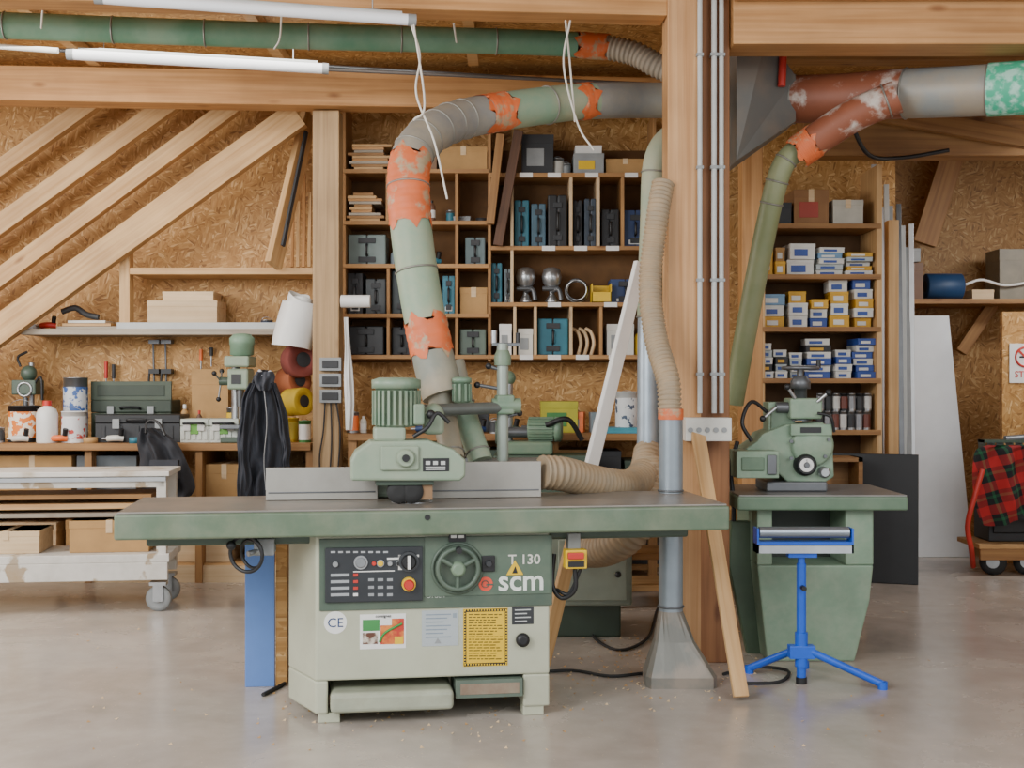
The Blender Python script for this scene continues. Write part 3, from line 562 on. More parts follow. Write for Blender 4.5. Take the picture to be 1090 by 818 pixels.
# ---------- RIGHT SHELVES
rs=thing('shelving_unit','timber shelving filled with hardware boxes and tins','shelving',(X(875,8.85),9.05,0))
ry=8.8; rx=lambda p:X(p,ry); rz=lambda q:Z(q,ry)
for q in (238,292,348,403,458,500): place(M().box(rx(812),rx(938),ry,ry+.45,rz(q)-.035,rz(q),bX),rs,'shelf',bev=.002)
for p in (812,937): place(M().box(rx(p)-.02,rx(p)+.02,ry+.02,ry+.44,0,rz(175) if p>900 else rz(230),lZ),rs,'side_panel',bev=.002)
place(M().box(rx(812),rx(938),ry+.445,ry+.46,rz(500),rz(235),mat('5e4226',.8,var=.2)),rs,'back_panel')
for (a,b,t,m,l) in [(847,884,201,mat('8c6642',.8),'brown cardboard box'),(889,921,212,mat('b4b1a4'),'white carton'),(816,844,215,blk2,'black crate')]:
    carton(rx(a),rx(b),ry+.05,ry+.38,rz(238),rz(t),m,l+' on top of the hardware shelves','large boxes on the hardware shelves',lab=mat('9a3a2c') if a==847 else None,tape=pX)
cm={'y':mat('cf9f2c',.55),'w':mat('d6d6d0',.55,var=.04),'b':mat('2f4d99',.5),'c':mat('6f94b5',.5),'k':blk2,'g':mat('b0babb',.5),'n':card}
def stack(a,b,q0,q1,n,cols):
    w=rx(b)-rx(a);h=(rz(q1)-rz(q0))/n
    for i in range(n):
        c=cols[i%len(cols)]; z=rz(q0)+i*h; dx=random.uniform(0,.018)
        carton(rx(a)+dx,rx(b)-.006-dx*.3,ry+.04+random.uniform(0,.07),ry+.3,z+.0005,z+h-.003,cm[c],{'y':'yellow','w':'white','b':'blue','c':'light blue','k':'black','g':'pale grey','n':'brown'}[c]+' hardware carton on the shelf','hardware cartons',name='hardware_box',lab={'y':cm['w'],'w':cm['b'],'b':cm['w'],'c':cm['w'],'k':cm['y'],'g':cm['b'],'n':cm['w']}[c],rz=random.uniform(-.08,.08))
for s in [(814,826,292,264,1,'y'),(827,839,292,262,2,'yn'),(841,871,292,258,2,'ww'),(873,902,292,262,5,'wgwcw'),(903,932,292,268,5,'wywgy'),
  (814,840,348,312,3,'ywc'),(842,863,348,309,3,'wwy'),(865,885,348,318,3,'bwy'),(886,908,348,297,4,'ywyw'),(910,932,348,297,5,'ywywb'),
  (813,826,403,365,5,'wkwgw'),(827,842,403,372,4,'wgkw'),(843,858,403,375,4,'gwgw'),(860,889,403,360,6,'bwbwkw'),(890,910,403,372,4,'wwbw'),(912,935,403,360,6,'bbwbwb'),
  (814,836,458,440,2,'ng'),(838,858,458,430,2,'yk'),(818,850,500,478,2,'kn')]: stack(*s)
cl=[blk2,mat('8a8c90',.4,.3),mat('6a3a30'),mat('c8c8c4')]
for i in range(7):
    px=875+i*8.4; z=rz(458)
    can(rx(px),ry+.07,z,.027,.13,steel,cl[i%4],'small varnish tin on the hardware shelf','varnish tins')
    can(rx(px+1),ry+.07,z+.138,.027,.12,[steel,black][i%2],cl[(i*3+1)%4],'small varnish tin on the hardware shelf','varnish tins')
    can(rx(px),ry+.18,z,.027,.2,[dsteel,steel][i%2],cl[(i+2)%4],'tall varnish tin on the hardware shelf','varnish tins')
b=M(); a0,a1_,zz0,zz1=X(874,8.6),X(912,8.6),Z(522,8.6),Z(486,8.6)
b.box(a0,a1_,8.7,8.72,zz0,zz1,bX).box(a0,a0+.03,8.45,8.7,zz0,zz1,bX).box(a1_-.03,a1_,8.45,8.7,zz0,zz1,bX).box(a0,a1_,8.45,8.72,zz0,zz0+.03,bX).box(a0,a1_,8.45,8.72,zz1-.03,zz1,bX).obj('wooden_box',label='open brown wooden box beside the machine',cat='box')
M().box(X(868,8.5),X(915,8.5),8.35,8.74,Z(524,8.6)-.05,Z(524,8.6)-.002,bX).box(X(868,8.5),X(872,8.5),8.35,8.74,0,Z(524,8.6)-.05,bX).box(X(911,8.5),X(915,8.5),8.35,8.6,0,Z(524,8.6)-.05,bX).obj('small_table',label='low brown wooden stand holding the wooden box',cat='table')
# ---------- RIGHT ALCOVE
pw=mat('e2e6e9',.4,var=.03)
dp=thing('door_panel','large tapered white panel leaning on the alcove wall','door panel',(X(996,9.9),9.95,0)); dp.rotation_euler=(-.03,0,0)
cxx=X(996,9.9)
M().prism([(X(957,9.95)-cxx,Z(336,9.95)),(X(1012,9.95)-cxx,Z(336,9.95)),(X(1037,9.9)-cxx,0),(X(972,9.9)-cxx,0)],'Y',-.02,.02,pw).obj('panel_leaf',dp,bev=.004)
for z in (.3,1.1,1.75): M().box(-.29+(.3-z)*.05,-.25+(.3-z)*.05,-.03,-.018,z,z+.1,steel).obj('hinge',dp)
for i in range(10):
    a=934+i*4.2; beam('metal_profile',(X(a,9.1),9.06+.02*(i%2),.0),(X(a-4+i*.2,9.28),9.28,Z(176+i*7+(i%3)*16,9.3)),.036,.03,[alu,grey,alu,lgrey,grey,alu,dsteel,lgrey,grey,alu][i],'long aluminium profile standing upright by the shelves','profile',group='standing metal profiles',bev=.002)
beam('dark_board',(X(930,8.66),8.66,.0),(X(930,8.78),8.76,Z(483,8.8)),.6,.02,black,'black sheet board leaning beside the shelves','board')
M().box(X(955,10.1),X(1140,10.1),10.12,10.74,Z(318,10.1)-.04,Z(318,10.1),bX).obj('wall_shelf',label='brown storage shelf in the alcove',cat='shelf')
zsh=Z(318,10.1)
roll((X(1006,10.2),10.25,zsh+.11),(1,0,0),.11,.3,mat('1d3f66'),'dark blue roll of film on the alcove shelf',name='film_roll')
carton(X(962,10.1),X(985,10.1),10.15,10.4,zsh,zsh+.3,mat('6a4a32'),'dark brown box on the alcove shelf'); carton(X(955,10.1),X(982,10.1),10.15,10.4,zsh+.31,zsh+.42,grey,'grey case on a brown box')
carton(X(1064,10.2),X(1095,10.2),10.2,10.5,zsh,zsh+.42,mat('7f7868'),'tall grey carton on the alcove shelf')
carton(X(1035,10.2),X(1058,10.2),10.2,10.5,zsh,zsh+.08,pX,'low plywood box on the alcove shelf')
M().tube([P(1028,303,10.15),P(1045,298,10.15),P(1070,304,10.15),P(1100,300,10.15)],.012,white,n=6).obj('cable_duct',label='white cable lying along the alcove shelf',cat='cable')
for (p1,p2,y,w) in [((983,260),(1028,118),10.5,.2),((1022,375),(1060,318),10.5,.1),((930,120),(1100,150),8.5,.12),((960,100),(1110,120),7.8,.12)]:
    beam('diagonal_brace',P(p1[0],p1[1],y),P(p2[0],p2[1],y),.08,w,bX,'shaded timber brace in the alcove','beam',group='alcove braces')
M().tube([P(905,130,8.3),P(925,165,8.4),P(960,168,8.5),P(1010,160,8.5)],.015,black).obj('ceiling_cable',label='black cable looping below the alcove beam',cat='cable')
sy=9.6
sg=thing('safety_sign','white no smoking sign reading STOP','sign',tuple(P(1091,387,sy)))
w=.135;h=.155
M().box(-w/1.1,w/1.1,-.004,.004,-h,h,white).obj('sign_board',sg,bev=.002)
b=M().ring((0,-.006,.05),(0,1,0),.075,.009,red,n=32,k=6); b.box(-.07,.07,-.01,-.006,-.008,.008,red,mx=Matrix.Translation((0,0,.05))@Matrix.Rotation(.78,4,'Y')); b.box(-.045,.04,-.006,-.004,.043,.056,black); b.obj('prohibition_mark',sg)
M().text('STOP',.07,(0,-.006,-.11),red,align='CENTER',bold=.001).obj('lettering',sg)
M().box(X(1062,9.7),X(1140,9.7),9.61,9.66,0,1.98,OSB).obj('partition_panel',label='strand board panel carrying the safety sign',cat='panel')
dl=thing('dolly','low wooden dolly with black wheels','dolly',(X(1080,9.1),9.2,0))
M().box(-.32,.42,-.25,.2,.2,.235,lX).obj('platform',dl,bev=.004); M().box(-.32,.42,-.27,-.24,.12,.2,bX).obj('side_rail',dl,bev=.003)
for xx in (-.2,.05,.35):
    M().lathe([(.06,-.025),(.09,-.02),(.098,0),(.09,.02),(.06,.025)],rubber,(xx,-.2,.098),(.45,1,0),n=22).lathe([(.045,-.028),(.045,.028)],steel,(xx,-.2,.098),(.45,1,0),n=14).obj('wheel',dl)
    M().box(xx-.03,xx+.03,-.2,-.14,.14,.2,steel).obj('wheel_bracket',dl)
M().box(X(1046,9.2),X(1150,9.2),9.08,9.38,.237,.78,blk2).box(X(1050,9.2),X(1150,9.2),9.06,9.08,.3,.7,black).obj('crate',label='black crate standing on the dolly',cat='crate',bev=.01)
tt=tartan()
cloth([1052,1040,1036,1035,1037,1042,1047],[1150,1155,1158,1160,1160,1158,1152],[474,478,488,510,530,548,556],8.98,tt,thick=.12,folds=7,amp=.035,rag=4).obj('tartan_blanket',label='red black and green tartan blanket draped over a crate',cat='blanket')
M().tube([P(1046,500,8.85),P(1037,530,8.84),P(1030,560,8.86),P(1034,585,8.9),P(1036,603,9.1)],.02,red).obj('red_strap',label='red strap trailing from the blanket',cat='strap')
t=thing('metal_rack','dark green wire rack on top of the blanket','rack',(X(1085,9.2),9.22,.79))
b=M()
for k in range(10): b.box(-.28+k*.07,-.27+k*.07,-.06,.06,.0,.2,grnD)
b.box(-.28,.4,-.07,.07,.18,.2,grnD).box(-.28,.4,-.07,.07,.0,.02,grnD).obj('rack_frame',t); M().cyl((-.1,0,.2),(.3,0,.23),.03,dsteel).obj('rack_roller',t)
# ---------- LAMPS, CONDUITS
def tubelamp(p1,p2,r,label,top):
    p1=Vector(p1);p2=Vector(p2);t=thing('tube_lamp',label,'lamp',tuple((p1+p2)/2)); d=(p2-p1).normalized()
    place(M().cyl(p1,p2,r,mat('e9ecf0',.3,var=.01,emit=.12)),t,'diffuser_tube')
    place(M().cyl(p1-d*.04,p1,r*1.08,grey),t,'end_cap');place(M().cyl(p2,p2+d*.04,r*1.08,grey),t,'end_cap')
    u=Vector((0,0,r)); place(M().tube([p1.lerp(p2,.02)+u,p2.lerp(p1,.02)+u],r*.5,lgrey,res=0),t,'mounting_rail')
    for f in (.12,.88):
        q=p1.lerp(p2,f); place(M().tube([q+u,Vector((q.x,q.y,top))],.004,steel,n=5,res=0),t,'hanger')
tubelamp(P(78,58,7.6),P(343,73,7.85),.033,'white fluorescent tube lamp under the ceiling',3.67)
tubelamp(P(110,-2,5.6),P(434,21,5.85),.027,'white fluorescent tube lamp beneath the front beam',3.67)
M().tube([P(-60,46,7.9),P(300,68,8.1),P(640,88,8.3)],.013,dsteel,n=8,res=0).obj('ceiling_conduit',label='thin dark conduit running below the ceiling',cat='conduit')
M().tube([P(345,74,8.1),P(700,90,8.3)],.012,mat('5a5450'),n=8,res=0).obj('ceiling_conduit',label='black cable conduit below the ceiling',cat='conduit')
M().cyl(P(-20,48,7.7),P(62,54,7.72),.018,offw).obj('ceiling_conduit',label='short white conduit below the ceiling',cat='conduit')
for i,(px,r) in enumerate([(745,.012),(760,.014),(768,.012)]):
    yy=6.08 if i==0 else 6.13; b=M().cyl((X(px,yy),yy,Z(440,yy)),(X(px,yy),yy,3.66),r,lgrey)
    for q in (60,180,300,400): b.box(X(px,yy)-r*1.4,X(px,yy)+r*1.4,yy-r*1.2,yy+.03,Z(q,yy),Z(q,yy)+.015,grey)
    b.obj('conduit',label='grey vertical electrical conduit on the timber post',cat='conduit',group='vertical conduits')
b=M().box(X(730,6.0),X(779,6.0),6.0,6.1,Z(470,6.0),Z(445,6.0),mat('cfcec6',.5))
for k in range(5): x=X(735+k*9,6.0); b.lathe([(.013,0),(.013,.006)],grey,(x,6.0,Z(458,6.0)),(0,-1,0),n=12)
b.obj('socket_box',label='pale grey socket strip on the timber post',cat='socket',bev=.004)
# ---------- DUCTS
D1='b3a88e'
dg=mat('8b8f90',.5,.15,col2='807d78',vs=3,thr=(.35,.7),dust=D1,dk=.6); dgreen=mat('7f9c84',.55,col2='99a08a',vs=3,thr=(.4,.7),dust='b3a98a',dk=.65); dor=mat('d46a3a',.55,var=.12,vs=9,dust='a3a083',dk=.85,dr=(.52,.62)); dgold=mat('958a76',.55,.05,col2='7b8076',vs=3,dust=D1,dk=.5)
dred=mat('8a5038',.55,var=.18,vs=3.5,dust='cfc8be',dk=.85,dr=(.53,.64)); ddg=mat('78815a',.5,col2='828a66',vs=3,dust='a09c78',dk=.3); dtape=mat('3fb48e',.4,col2='a8dcc8',vs=25); clampm=mat('8c8a82',.45,.4)
def duct(name,label,pts,r,segs,bands=(),res=10,n=24):
    c=resamp(smooth(pts,res),160); t=thing(name,label,'duct',tuple(c[-1])); Nn=160
    for (a,b,m,k,pn) in segs:
        s=c[int(a*Nn):int(b*Nn)+1]
        if pn=='orange_tape':
            b_=M(); s=resamp(s,(len(s)-1)*2); L=len(s)
            rr=[r*k*(1+.012*math.sin(i*2.1)+.01*random.random()) for i in range(L)]
            vs=[];fs=[];u=(s[1]-s[0]).normalized().orthogonal().normalized()
            for i in range(L):
                tt_=(s[min(i+1,L-1)]-s[max(i-1,0)]).normalized(); u=(u-tt_*u.dot(tt_)).normalized(); w=tt_.cross(u)
                for j in range(n):
                    a_=2*math.pi*j/n; e=(tt_*(r*.28*math.sin(j*1.3+i)+r*.12*math.sin(j*2.9))) if i in(0,L-1) else Vector((0,0,0)); vs.append(s[i]+e+(u*math.cos(a_)+w*math.sin(a_))*rr[i]*(1+.01*math.sin(3*a_+i)))
            for i in range(L-1):
                for j in range(n): fs.append((i*n+j,i*n+(j+1)%n,(i+1)*n+(j+1)%n,(i+1)*n+j))
            b_.add(vs,fs,m,True); place(b_,t,pn); continue
        place(M().tube(s,r*k,m,n=n,res=0),t,pn)
    for f in bands:
        i=max(1,min(Nn-1,int(f*Nn))); place(M().ring(c[i],c[i+1]-c[i-1],r*1.02,.005,clampm,n=24,k=5),t,'clamp_ring')
    return t,c
main=[P(790,108,7.0),P(700,107,6.9),P(650,107,6.75),P(600,110,6.6),P(510,123,6.25),P(465,138,6.0),P(438,168,5.85),P(436,225,5.78),P(447,310,5.72),P(462,385,5.66),P(472,422,5.62)]
duct('extraction_duct','patched dust extraction duct with elbow and orange tape',main,.098,
 [(0,.27,dg,1,'metal_section'),(.44,.49,dor,1.03,'orange_tape'),(.275,.3,dor,1.03,'orange_tape'),(.27,.46,dgreen,1,'green_section'),(.46,.67,dg,1.015,'elbow'),(.665,.765,dor,1.03,'orange_tape'),(.67,.91,dgreen,1,'green_section'),(.895,.945,dor,1.03,'orange_tape'),(.91,1,dgold,1,'lower_section')],
 bands=(.36,.53,.56,.59,.62,.65,.71,.83))
for i,pts in enumerate([[P(466,415,5.62),P(474,450,5.6),P(482,490,5.5)],[P(482,385,5.72),P(495,440,5.7),P(512,492,5.6)]]):
    duct('branch_duct','narrow grey-green branch duct dropping to the spindle moulder',pts,.055,[(0,.4,dgold,1,'upper_section'),(.4,1,mat('829a84',.5,dust=D1) if i else dgold,1,'lower_section')],bands=(.4,.9))
gp=[P(-120,22,6.65),P(0,27,6.7),P(300,38,6.9),P(560,45,7.1),P(645,50,7.15)]
g1=mat('5f8f74',.5,col2='7a9f86',vs=3,dust='a3aa8f',dk=.35)
duct('ceiling_duct','long green duct hanging beneath the ceiling',gp,.072,[(0,.96,g1,1,'green_section'),(.96,1,dor,1.05,'orange_tape')],bands=(.16,.3,.43,.57,.7,.84))
M().tube([P(645,50,7.15),P(675,57,7.1),P(700,70,7.05),P(735,85,7.0)],.068,mat('9a8e7c',.6),n=16,corr=.08,pitch=.03).obj('flexible_hose',label='grey flexible hose joining green duct and manifold',cat='hose')
b=M(); xL=X(772,7.0);xR=X(842,6.9)
vs=[(xL,6.65,Z(180,6.9)),(xL,7.25,Z(180,6.9)),(xL,7.25,Z(50,6.9)),(xL,6.65,Z(50,6.9)),(X(806,6.9),6.65,Z(50,6.9)),(X(806,6.9),7.25,Z(50,6.9)),(xR,6.78,Z(132,6.85)),(xR,7.02,Z(132,6.85)),(xR,7.02,Z(84,6.85)),(xR,6.78,Z(84,6.85))]
b.add(vs,[(0,1,2,3),(3,2,5,4),(4,5,8,9),(6,9,8,7),(0,6,7,1),(0,3,4),(0,4,9,6),(1,5,2),(1,7,8,5)],mat('6b6a65',.5,.2,col2='7c7368',vs=4)); b.obj('duct_manifold',label='grey sheet metal duct hopper behind the post',cat='duct',bev=.004)
duct('extraction_duct','rusty and grey duct running below the ceiling beam',[P(838,106,6.9),P(900,104,6.75),P(955,100,6.6),P(1030,97,6.4),P(1180,88,6.1)],.132,[(0,.4,dred,1,'rusty_section'),(.4,.66,mat('858e91',.5,.15,col2='9a9082',vs=3,dust=D1),1,'grey_section'),(.66,.8,dtape,1.04,'green_tape'),(.8,1,dg,1,'end_section')],bands=(.03,.4,.66))
M().tube([P(832,92,6.7),P(834,50,6.7)],.022,red,res=0).obj('red_strap',label='red strap holding the duct',cat='strap')
duct('branch_duct','rusty branch duct with orange tape dropping to a green pipe',[P(955,103,6.42),P(905,125,6.5),P(850,162,6.6)],.088,[(0,.87,dred,1,'rusty_section'),(.83,1,dor,1.04,'orange_tape')],bands=(.1,))
duct('branch_duct','smooth olive green duct running down behind the machine',[P(853,157,6.62),P(836,172,6.62),P(824,205,6.65),P(806,290,6.75),P(790,375,6.85),P(780,430,6.9)],.06,[(0,1,ddg,1,'green_section')],bands=(.08,.16,.24))
duct('riser_duct','pale green vertical duct standing beside the post',[P(735,140,6.55),P(712,148,6.5),P(698,175,6.45),P(695,240,6.45),P(692,330,6.45),P(691,478,6.4)],.068,[(0,.62,dgreen,1,'green_section'),(.62,1,mat('9caab5',.4,.4),.95,'metal_section')],bands=(.2,.62))
tanh=mat('a48e70',.6,var=.1,dust='8a8476',dk=.6)
M().tube([P(706,195,6.1),P(700,230,6.05),P(692,300,6.0),P(698,360,5.9),P(711,405,5.78),P(713,440,5.75)],.054,tanh,n=16,corr=.09,pitch=.022).obj('flexible_hose',label='tan corrugated hose hanging down beside the post',cat='hose',group='tan flexible hoses')
M().tube([P(576,503,5.58),P(600,505,5.65),P(640,515,5.85),P(670,517,6.05),P(686,503,6.25),P(691,480,6.4)],.075,tanh,n=16,corr=.09,pitch=.03).obj('flexible_hose',label='tan corrugated hose leaving the spindle moulder fence',cat='hose',group='tan flexible hoses')
M().tube([P(618,585,6.6),P(640,585,6.4),P(664,574,6.25),P(684,550,6.2),P(692,515,6.25),P(692,492,6.3)],.088,tanh,n=18,corr=.08,pitch=.032).obj('flexible_hose',label='fat dusty corrugated hose curving down to the cabinet',cat='hose',group='tan flexible hoses')
fp=thing('floor_sweep_duct','vertical metal duct with flared floor sweep nozzle','duct',(X(714,5.75),5.75,0))
zt=Z(440,5.75); zm=Z(650,5.75)
M().lathe([(.057,zm),(.057,zt)],mat('8f9aa2',.4,.45,var=.08),n=24).ring((0,0,zm+.02),(0,0,1),.058,.006,dsteel).ring((0,0,(zm+zt)/2+.1),(0,0,1),.058,.005,dsteel).obj('pipe',fp)
M().lathe([(.06,zt-.03),(.06,zt+.02)],dor,n=24).obj('orange_tape',fp)
vs=[];n=24
def sq(a,hx_,hy):
    c,s=math.cos(a),math.sin(a); k=min(hx_/max(1e-6,abs(c)),hy/max(1e-6,abs(s))); return c*k,s*k
for k,(f,z) in enumerate([(0,zm),(.35,zm*.6),(1,.05),(1,0)]):
    for i in range(n):
        a=2*math.pi*(i+.5)/n; sx_,sy_=sq(a,.165,.11); cx_,cy_=.057*math.cos(a),.057*math.sin(a); vs.append((cx_*(1-f)+(sx_+.04)*f,cy_*(1-f)+sy_*f,z))
fs=[(k*n+i,k*n+(i+1)%n,(k+1)*n+(i+1)%n,(k+1)*n+i) for k in range(3) for i in range(n)]
M().add(vs,fs,mat('787872',.45,.35,col2='948a7e',vs=6),False).obj('floor_nozzle',fp)
for i,pts in enumerate([[P(437,24,5.85),P(447,60,5.85),P(443,100,5.75),P(462,150,5.7),P(476,212,5.7)],[P(440,24,5.85),P(452,110,5.72),P(440,128,5.7)],[P(602,22,6.1),P(606,60,6.3),P(612,130,6.4)],[P(607,22,6.1),P(600,70,6.3),P(615,132,6.38),P(632,160,6.4)],[P(300,10,6.3),P(298,40,6.6),P(292,52,6.7)],[P(46,0,6.3),P(44,30,6.55)],[P(483,25,6.4),P(486,45,6.8)]]):
    M().tube(pts,.0055,mat('ddd9ce',.7),n=5).obj('hanging_string',label='pale string tied around the ceiling duct',cat='string',group='duct strings')
beam('timber_lath',(X(741,6.04),6.04,Z(450,6.04)),(X(789,5.42),5.42,.02),.07,.022,lX,'pale timber lath leaning against the post','lath')
beam('white_board',(X(679,6.5),6.36,Z(281,6.4)),(X(577,6.05),5.98,.03),.03,.075,white,'white painted board leaning upright with bare lower end','board',twomat=(.66,lX))
# ---------- SHAPER
th=math.radians(8);cs,sn=math.cos(th),math.sin(th);OX,OY=-1.582,4.85
sh=thing('spindle_moulder','green and beige spindle moulder with long steel table','machine',(OX,OY,0),th)
def SU(px,v):
    k=(px-CX)/F; return (k*(OY+cs*v)-OX+sn*v)/(cs-k*sn)
def SV(px,py,v):
    u=SU(px,v); Y=OY+sn*u+cs*v; return u,H-(py-CY)*Y/F
def SP(px,py,v):
    u,z=SV(px,py,v); return Vector((u,v,z))
def sbox(b,px0,px1,py0,py1,v0,v1,m,vr=None):
    vr=v0 if vr is None else vr
    xm=(px0+px1)/2; _,zt=SV(xm,py0,vr); _,zb=SV(xm,py1,vr); b.box(SU(px0,vr),SU(px1,vr),v0,v1,zb,zt,m); return b
V=.10
uL,uR=.79,1.773; plan=[(uL,V),(uR,V),(uR,.66),(.67,.66),(.67,.38)]
zs=SV(450,722,V)[1]
un0,un1=SU(349,V),SU(557,V)
b=M().prism(plan,'Z',zs,.78,beige)
b.prism([(uL,V),(un0,V),(un0,.4),(un1,.4),(un1,V),(uR,V),(uR,.66),(.67,.66),(.67,.38)],'Z',.04,zs,beige)
b.obj('cabinet_body',sh,bev=.008)
for (a,c) in [(.80,V+.0),(1.66,V+.0),(.70,.54),(1.66,.54)]: M().box(a,a+.09,c+.01,c+.1,0,.042,beige).obj('foot',sh,bev=.004)
grnP=mat('4a5a4e',.45,var=.06,vs=5,dust='7f8470',dk=.2); grnT=mat('596b56',.45,var=.08,vs=4,col2='627360',dust='98967f',dk=.4)
b=M(); sbox(b,340,588,572,648,V-.008,V+.02,grnP); b.obj('upper_panel',sh,bev=.003)
M().box(un0+.01,un0+.52,V-.05,.35,.05,.135,mat('a0a592',.45,dust='8a8570')).obj('chip_tray',sh,bev=.02,seg=3)
M().box(un0+.53,un1-.005,V-.02,.3,.09,.165,mat('5d6a5e',.45)).box(un0+.55,un1-.02,V-.022,V-.02,.105,.15,mat('84705e',.6,dust='a5a08c')).obj('foot_pedal',sh,bev=.008)
b=M(); sbox(b,346,450,583,641,V-.022,V-.008,mat('2b2f33',.4)); b.obj('control_panel',sh,bev=.003)
vp=V-.022
def button(px,py,r,m,dep=.012,name='button',ring=None):
    p=SP(px,py,vp); b=M()
    if ring: b.lathe([(r*1.35,0),(r*1.3,dep*.5)],ring,p,(0,-1,0),n=20)
    b.lathe([(r,0),(r,dep*.8),(r*.8,dep)],m,p,(0,-1,0),n=18); return b.obj(name,sh)
button(357,601,.012,grey);button(384,599,.022,mat('7b7f82',.4),.015,ring=steel);button(398,600,.009,red);button(405,600,.012,yel,ring=steel);button(415,600,.011,steel);button(424,600,.008,black,ring=grey)
button(435,598,.032,black,.03,name='rotary_switch',ring=mat('3a3d40'))
button(435,622,.022,red,.04,name='emergency_stop',ring=yel)
b=M(); c=SP(435,598,vp); b.box(c.x-.006,c.x+.006,c.y-.036,c.y-.03,c.z-.028,c.z+.028,white); b.obj('switch_pointer',sh)
b=M(); sbox(b,424,446,591,593.5,vp-.001,vp,white); sbox(b,424,428,591,607,vp-.001,vp,white); b.obj('panel_marking',sh)
for k,py in enumerate((613,620,627,634)):
    b=M(); sbox(b,352,372,py-2,py+1,vp-.001,vp,mat('9da1a4')); b.obj('panel_marking',sh)
    b=M(); sbox(b,376,381,py-2,py+1,vp-.004,vp,red if k<3 else white); b.obj('indicator_lamp',sh)
b=M()
for px in (352,360,368,376,384,392,400,408): sbox(b,px,px+5,587,589,vp-.001,vp,mat('a8acae'))
for px in (392,402,412):
    for py in (616,624,632): sbox(b,px,px+6,py,py+3,vp-.001,vp,mat('8d9194'))
sbox(b,376,420,608,609,vp-.001,vp,white); sbox(b,412,424,594,596,vp-.001,vp,white)
b.obj('panel_marking',sh)
vg=V-.012
b=M(); sbox(b,452,586,571,634,vg,V-.008,mat('526456',.45,var=.06,vs=5,dust='848a74',dk=.25)); b.obj('front_cover',sh,bev=.003)
pc=SP(487,605,vg); M().lathe([(.112,0),(.112,.006),(.1,.008),(.098,.002)],grnP,pc,(0,-1,0),n=36).obj('wheel_recess',sh)
hwp=pc+Vector((0,-.03,0)); b=M().ring(hwp,(0,1,0),.085,.011,grnP,n=36).lathe([(.03,0),(.03,.05),(.02,.055)],grn,pc,(0,-1,0),n=20)
for a in range(3): an=a*2.094+.5; b.cyl(hwp,hwp+Vector((.083*math.cos(an),0,.083*math.sin(an))),.01,grnP)
b.obj('hand_wheel',sh); M().cyl(hwp+Vector((.0,0,.083)),hwp+Vector((0,-.05,.083)),.013,black).obj('wheel_grip',sh)
b=M(); sbox(b,478,496,569,577,vg-.01,vg,black); sbox(b,480,486,570,573,vg-.014,vg-.01,white); sbox(b,488,494,570,573,vg-.014,vg-.01,white); b.obj('position_counter',sh)
b=M(); sbox(b,513,527,592,609,vg-.012,vg,black); b.lathe([(.016,0),(.012,.02)],blk2,SP(520,600,vg-.012),(0,-1,0)); b.obj('switch',sh,bev=.003)
def tri(px,py,r,v): c=SP(px,py,v); return [(c.x+r*math.cos(a),c.z+r*math.sin(a)) for a in (math.pi/2,math.pi*7/6,math.pi*11/6)]
b=M().prism(tri(548,607,.042,vg),'Y',vg-.002,vg,yel); q=SP(548,607,vg); b.prism([(q.x-.012,q.z-.014),(q.x+.012,q.z-.014),(q.x+.002,q.z+.016)],'Y',vg-.003,vg-.002,black); b.obj('warning_triangle',sh)
M().text('T 130',.058,SP(541,601,vg-.001),offw,bold=.0008).obj('lettering',sh,label='white T 130 lettering')
M().text('scm',.125,SP(530,629,vg-.001),mat('dfe3dc'),bold=.002).obj('lettering',sh,label='white scm lettering')
lr=mat('e2513c',.4); c=SP(517,622,vg)
b=M().lathe([(.030,0),(.030,.002)],lr,c,(0,-1,0),n=28); b.box(c.x+.002,c.x+.031,c.y-.003,c.y-.002,c.z-.006,c.z+.001,grnP); b.ring((c.x-.002,c.y-.003,c.z),(0,1,0),.014,.0022,grnP,n=24,k=5); b.obj('logo_mark',sh,label='round orange-red stylised logo mark')
M().text('Orden',.03,SP(453,637,V-.0085),mat('a8b0a6')).obj('lettering',sh)
vb=V
def stick(px0,px1,py0,py1,m,label=None,extra=None):
    b=M(); sbox(b,px0,px1,py0,py1,vb-.0015,vb,m)
    if extra: extra(b)
    return b.obj('sticker',sh,label=label)
b=M().lathe([(.047,0),(.047,.0015)],white,SP(357,663,vb),(0,-1,0),n=28); b.text('CE',.055,SP(357,668,vb-.002),navy,align='CENTER'); b.obj('sticker',sh,label='round white CE sticker')
def ex(b):
    sbox(b,386,404,660,672,vb-.003,vb-.0015,mat('3f8a4a')); sbox(b,405,430,659,686,vb-.0025,vb-.0015,mat('b83a2c',.5,col2='d8823a',vs=25)); sbox(b,386,402,674,686,vb-.003,vb-.0015,mat('5d3a2c',.5,col2='d8d0c0',vs=30)); sbox(b,405,417,659,666,vb-.003,vb-.0025,white); sbox(b,420,429,678,686,vb-.003,vb-.0025,yel)
    b.tube([SP(404,684,vb-.003),SP(410,674,vb-.003),SP(428,664,vb-.003)],.005,mat('2f8a3f'),n=5); b.text('consignes',.017,SP(408,657.5,vb-.003),black,align='CENTER')
stick(383,432,654,691,white,'coloured safety instruction sticker',ex)
def ex2(b):
    for k in range(7): sbox(b,453,480-(k%3)*4,654+k*4,655.2+k*4,vb-.002,vb-.0015,mat('7f8c98'))
    sbox(b,482,486,653,658,vb-.002,vb-.0015,mat('8a96a0')); b.prism([(SU(466,vb)+dx,SV(466,685,vb)[1]+dz) for dx,dz in ((-.014,0),(.014,0),(0,.022))],'Y',vb-.003,vb-.002,grey)
stick(449,488,650,688,mat('a9b1b4',.5,var=.04),'grey rating plate',ex2)
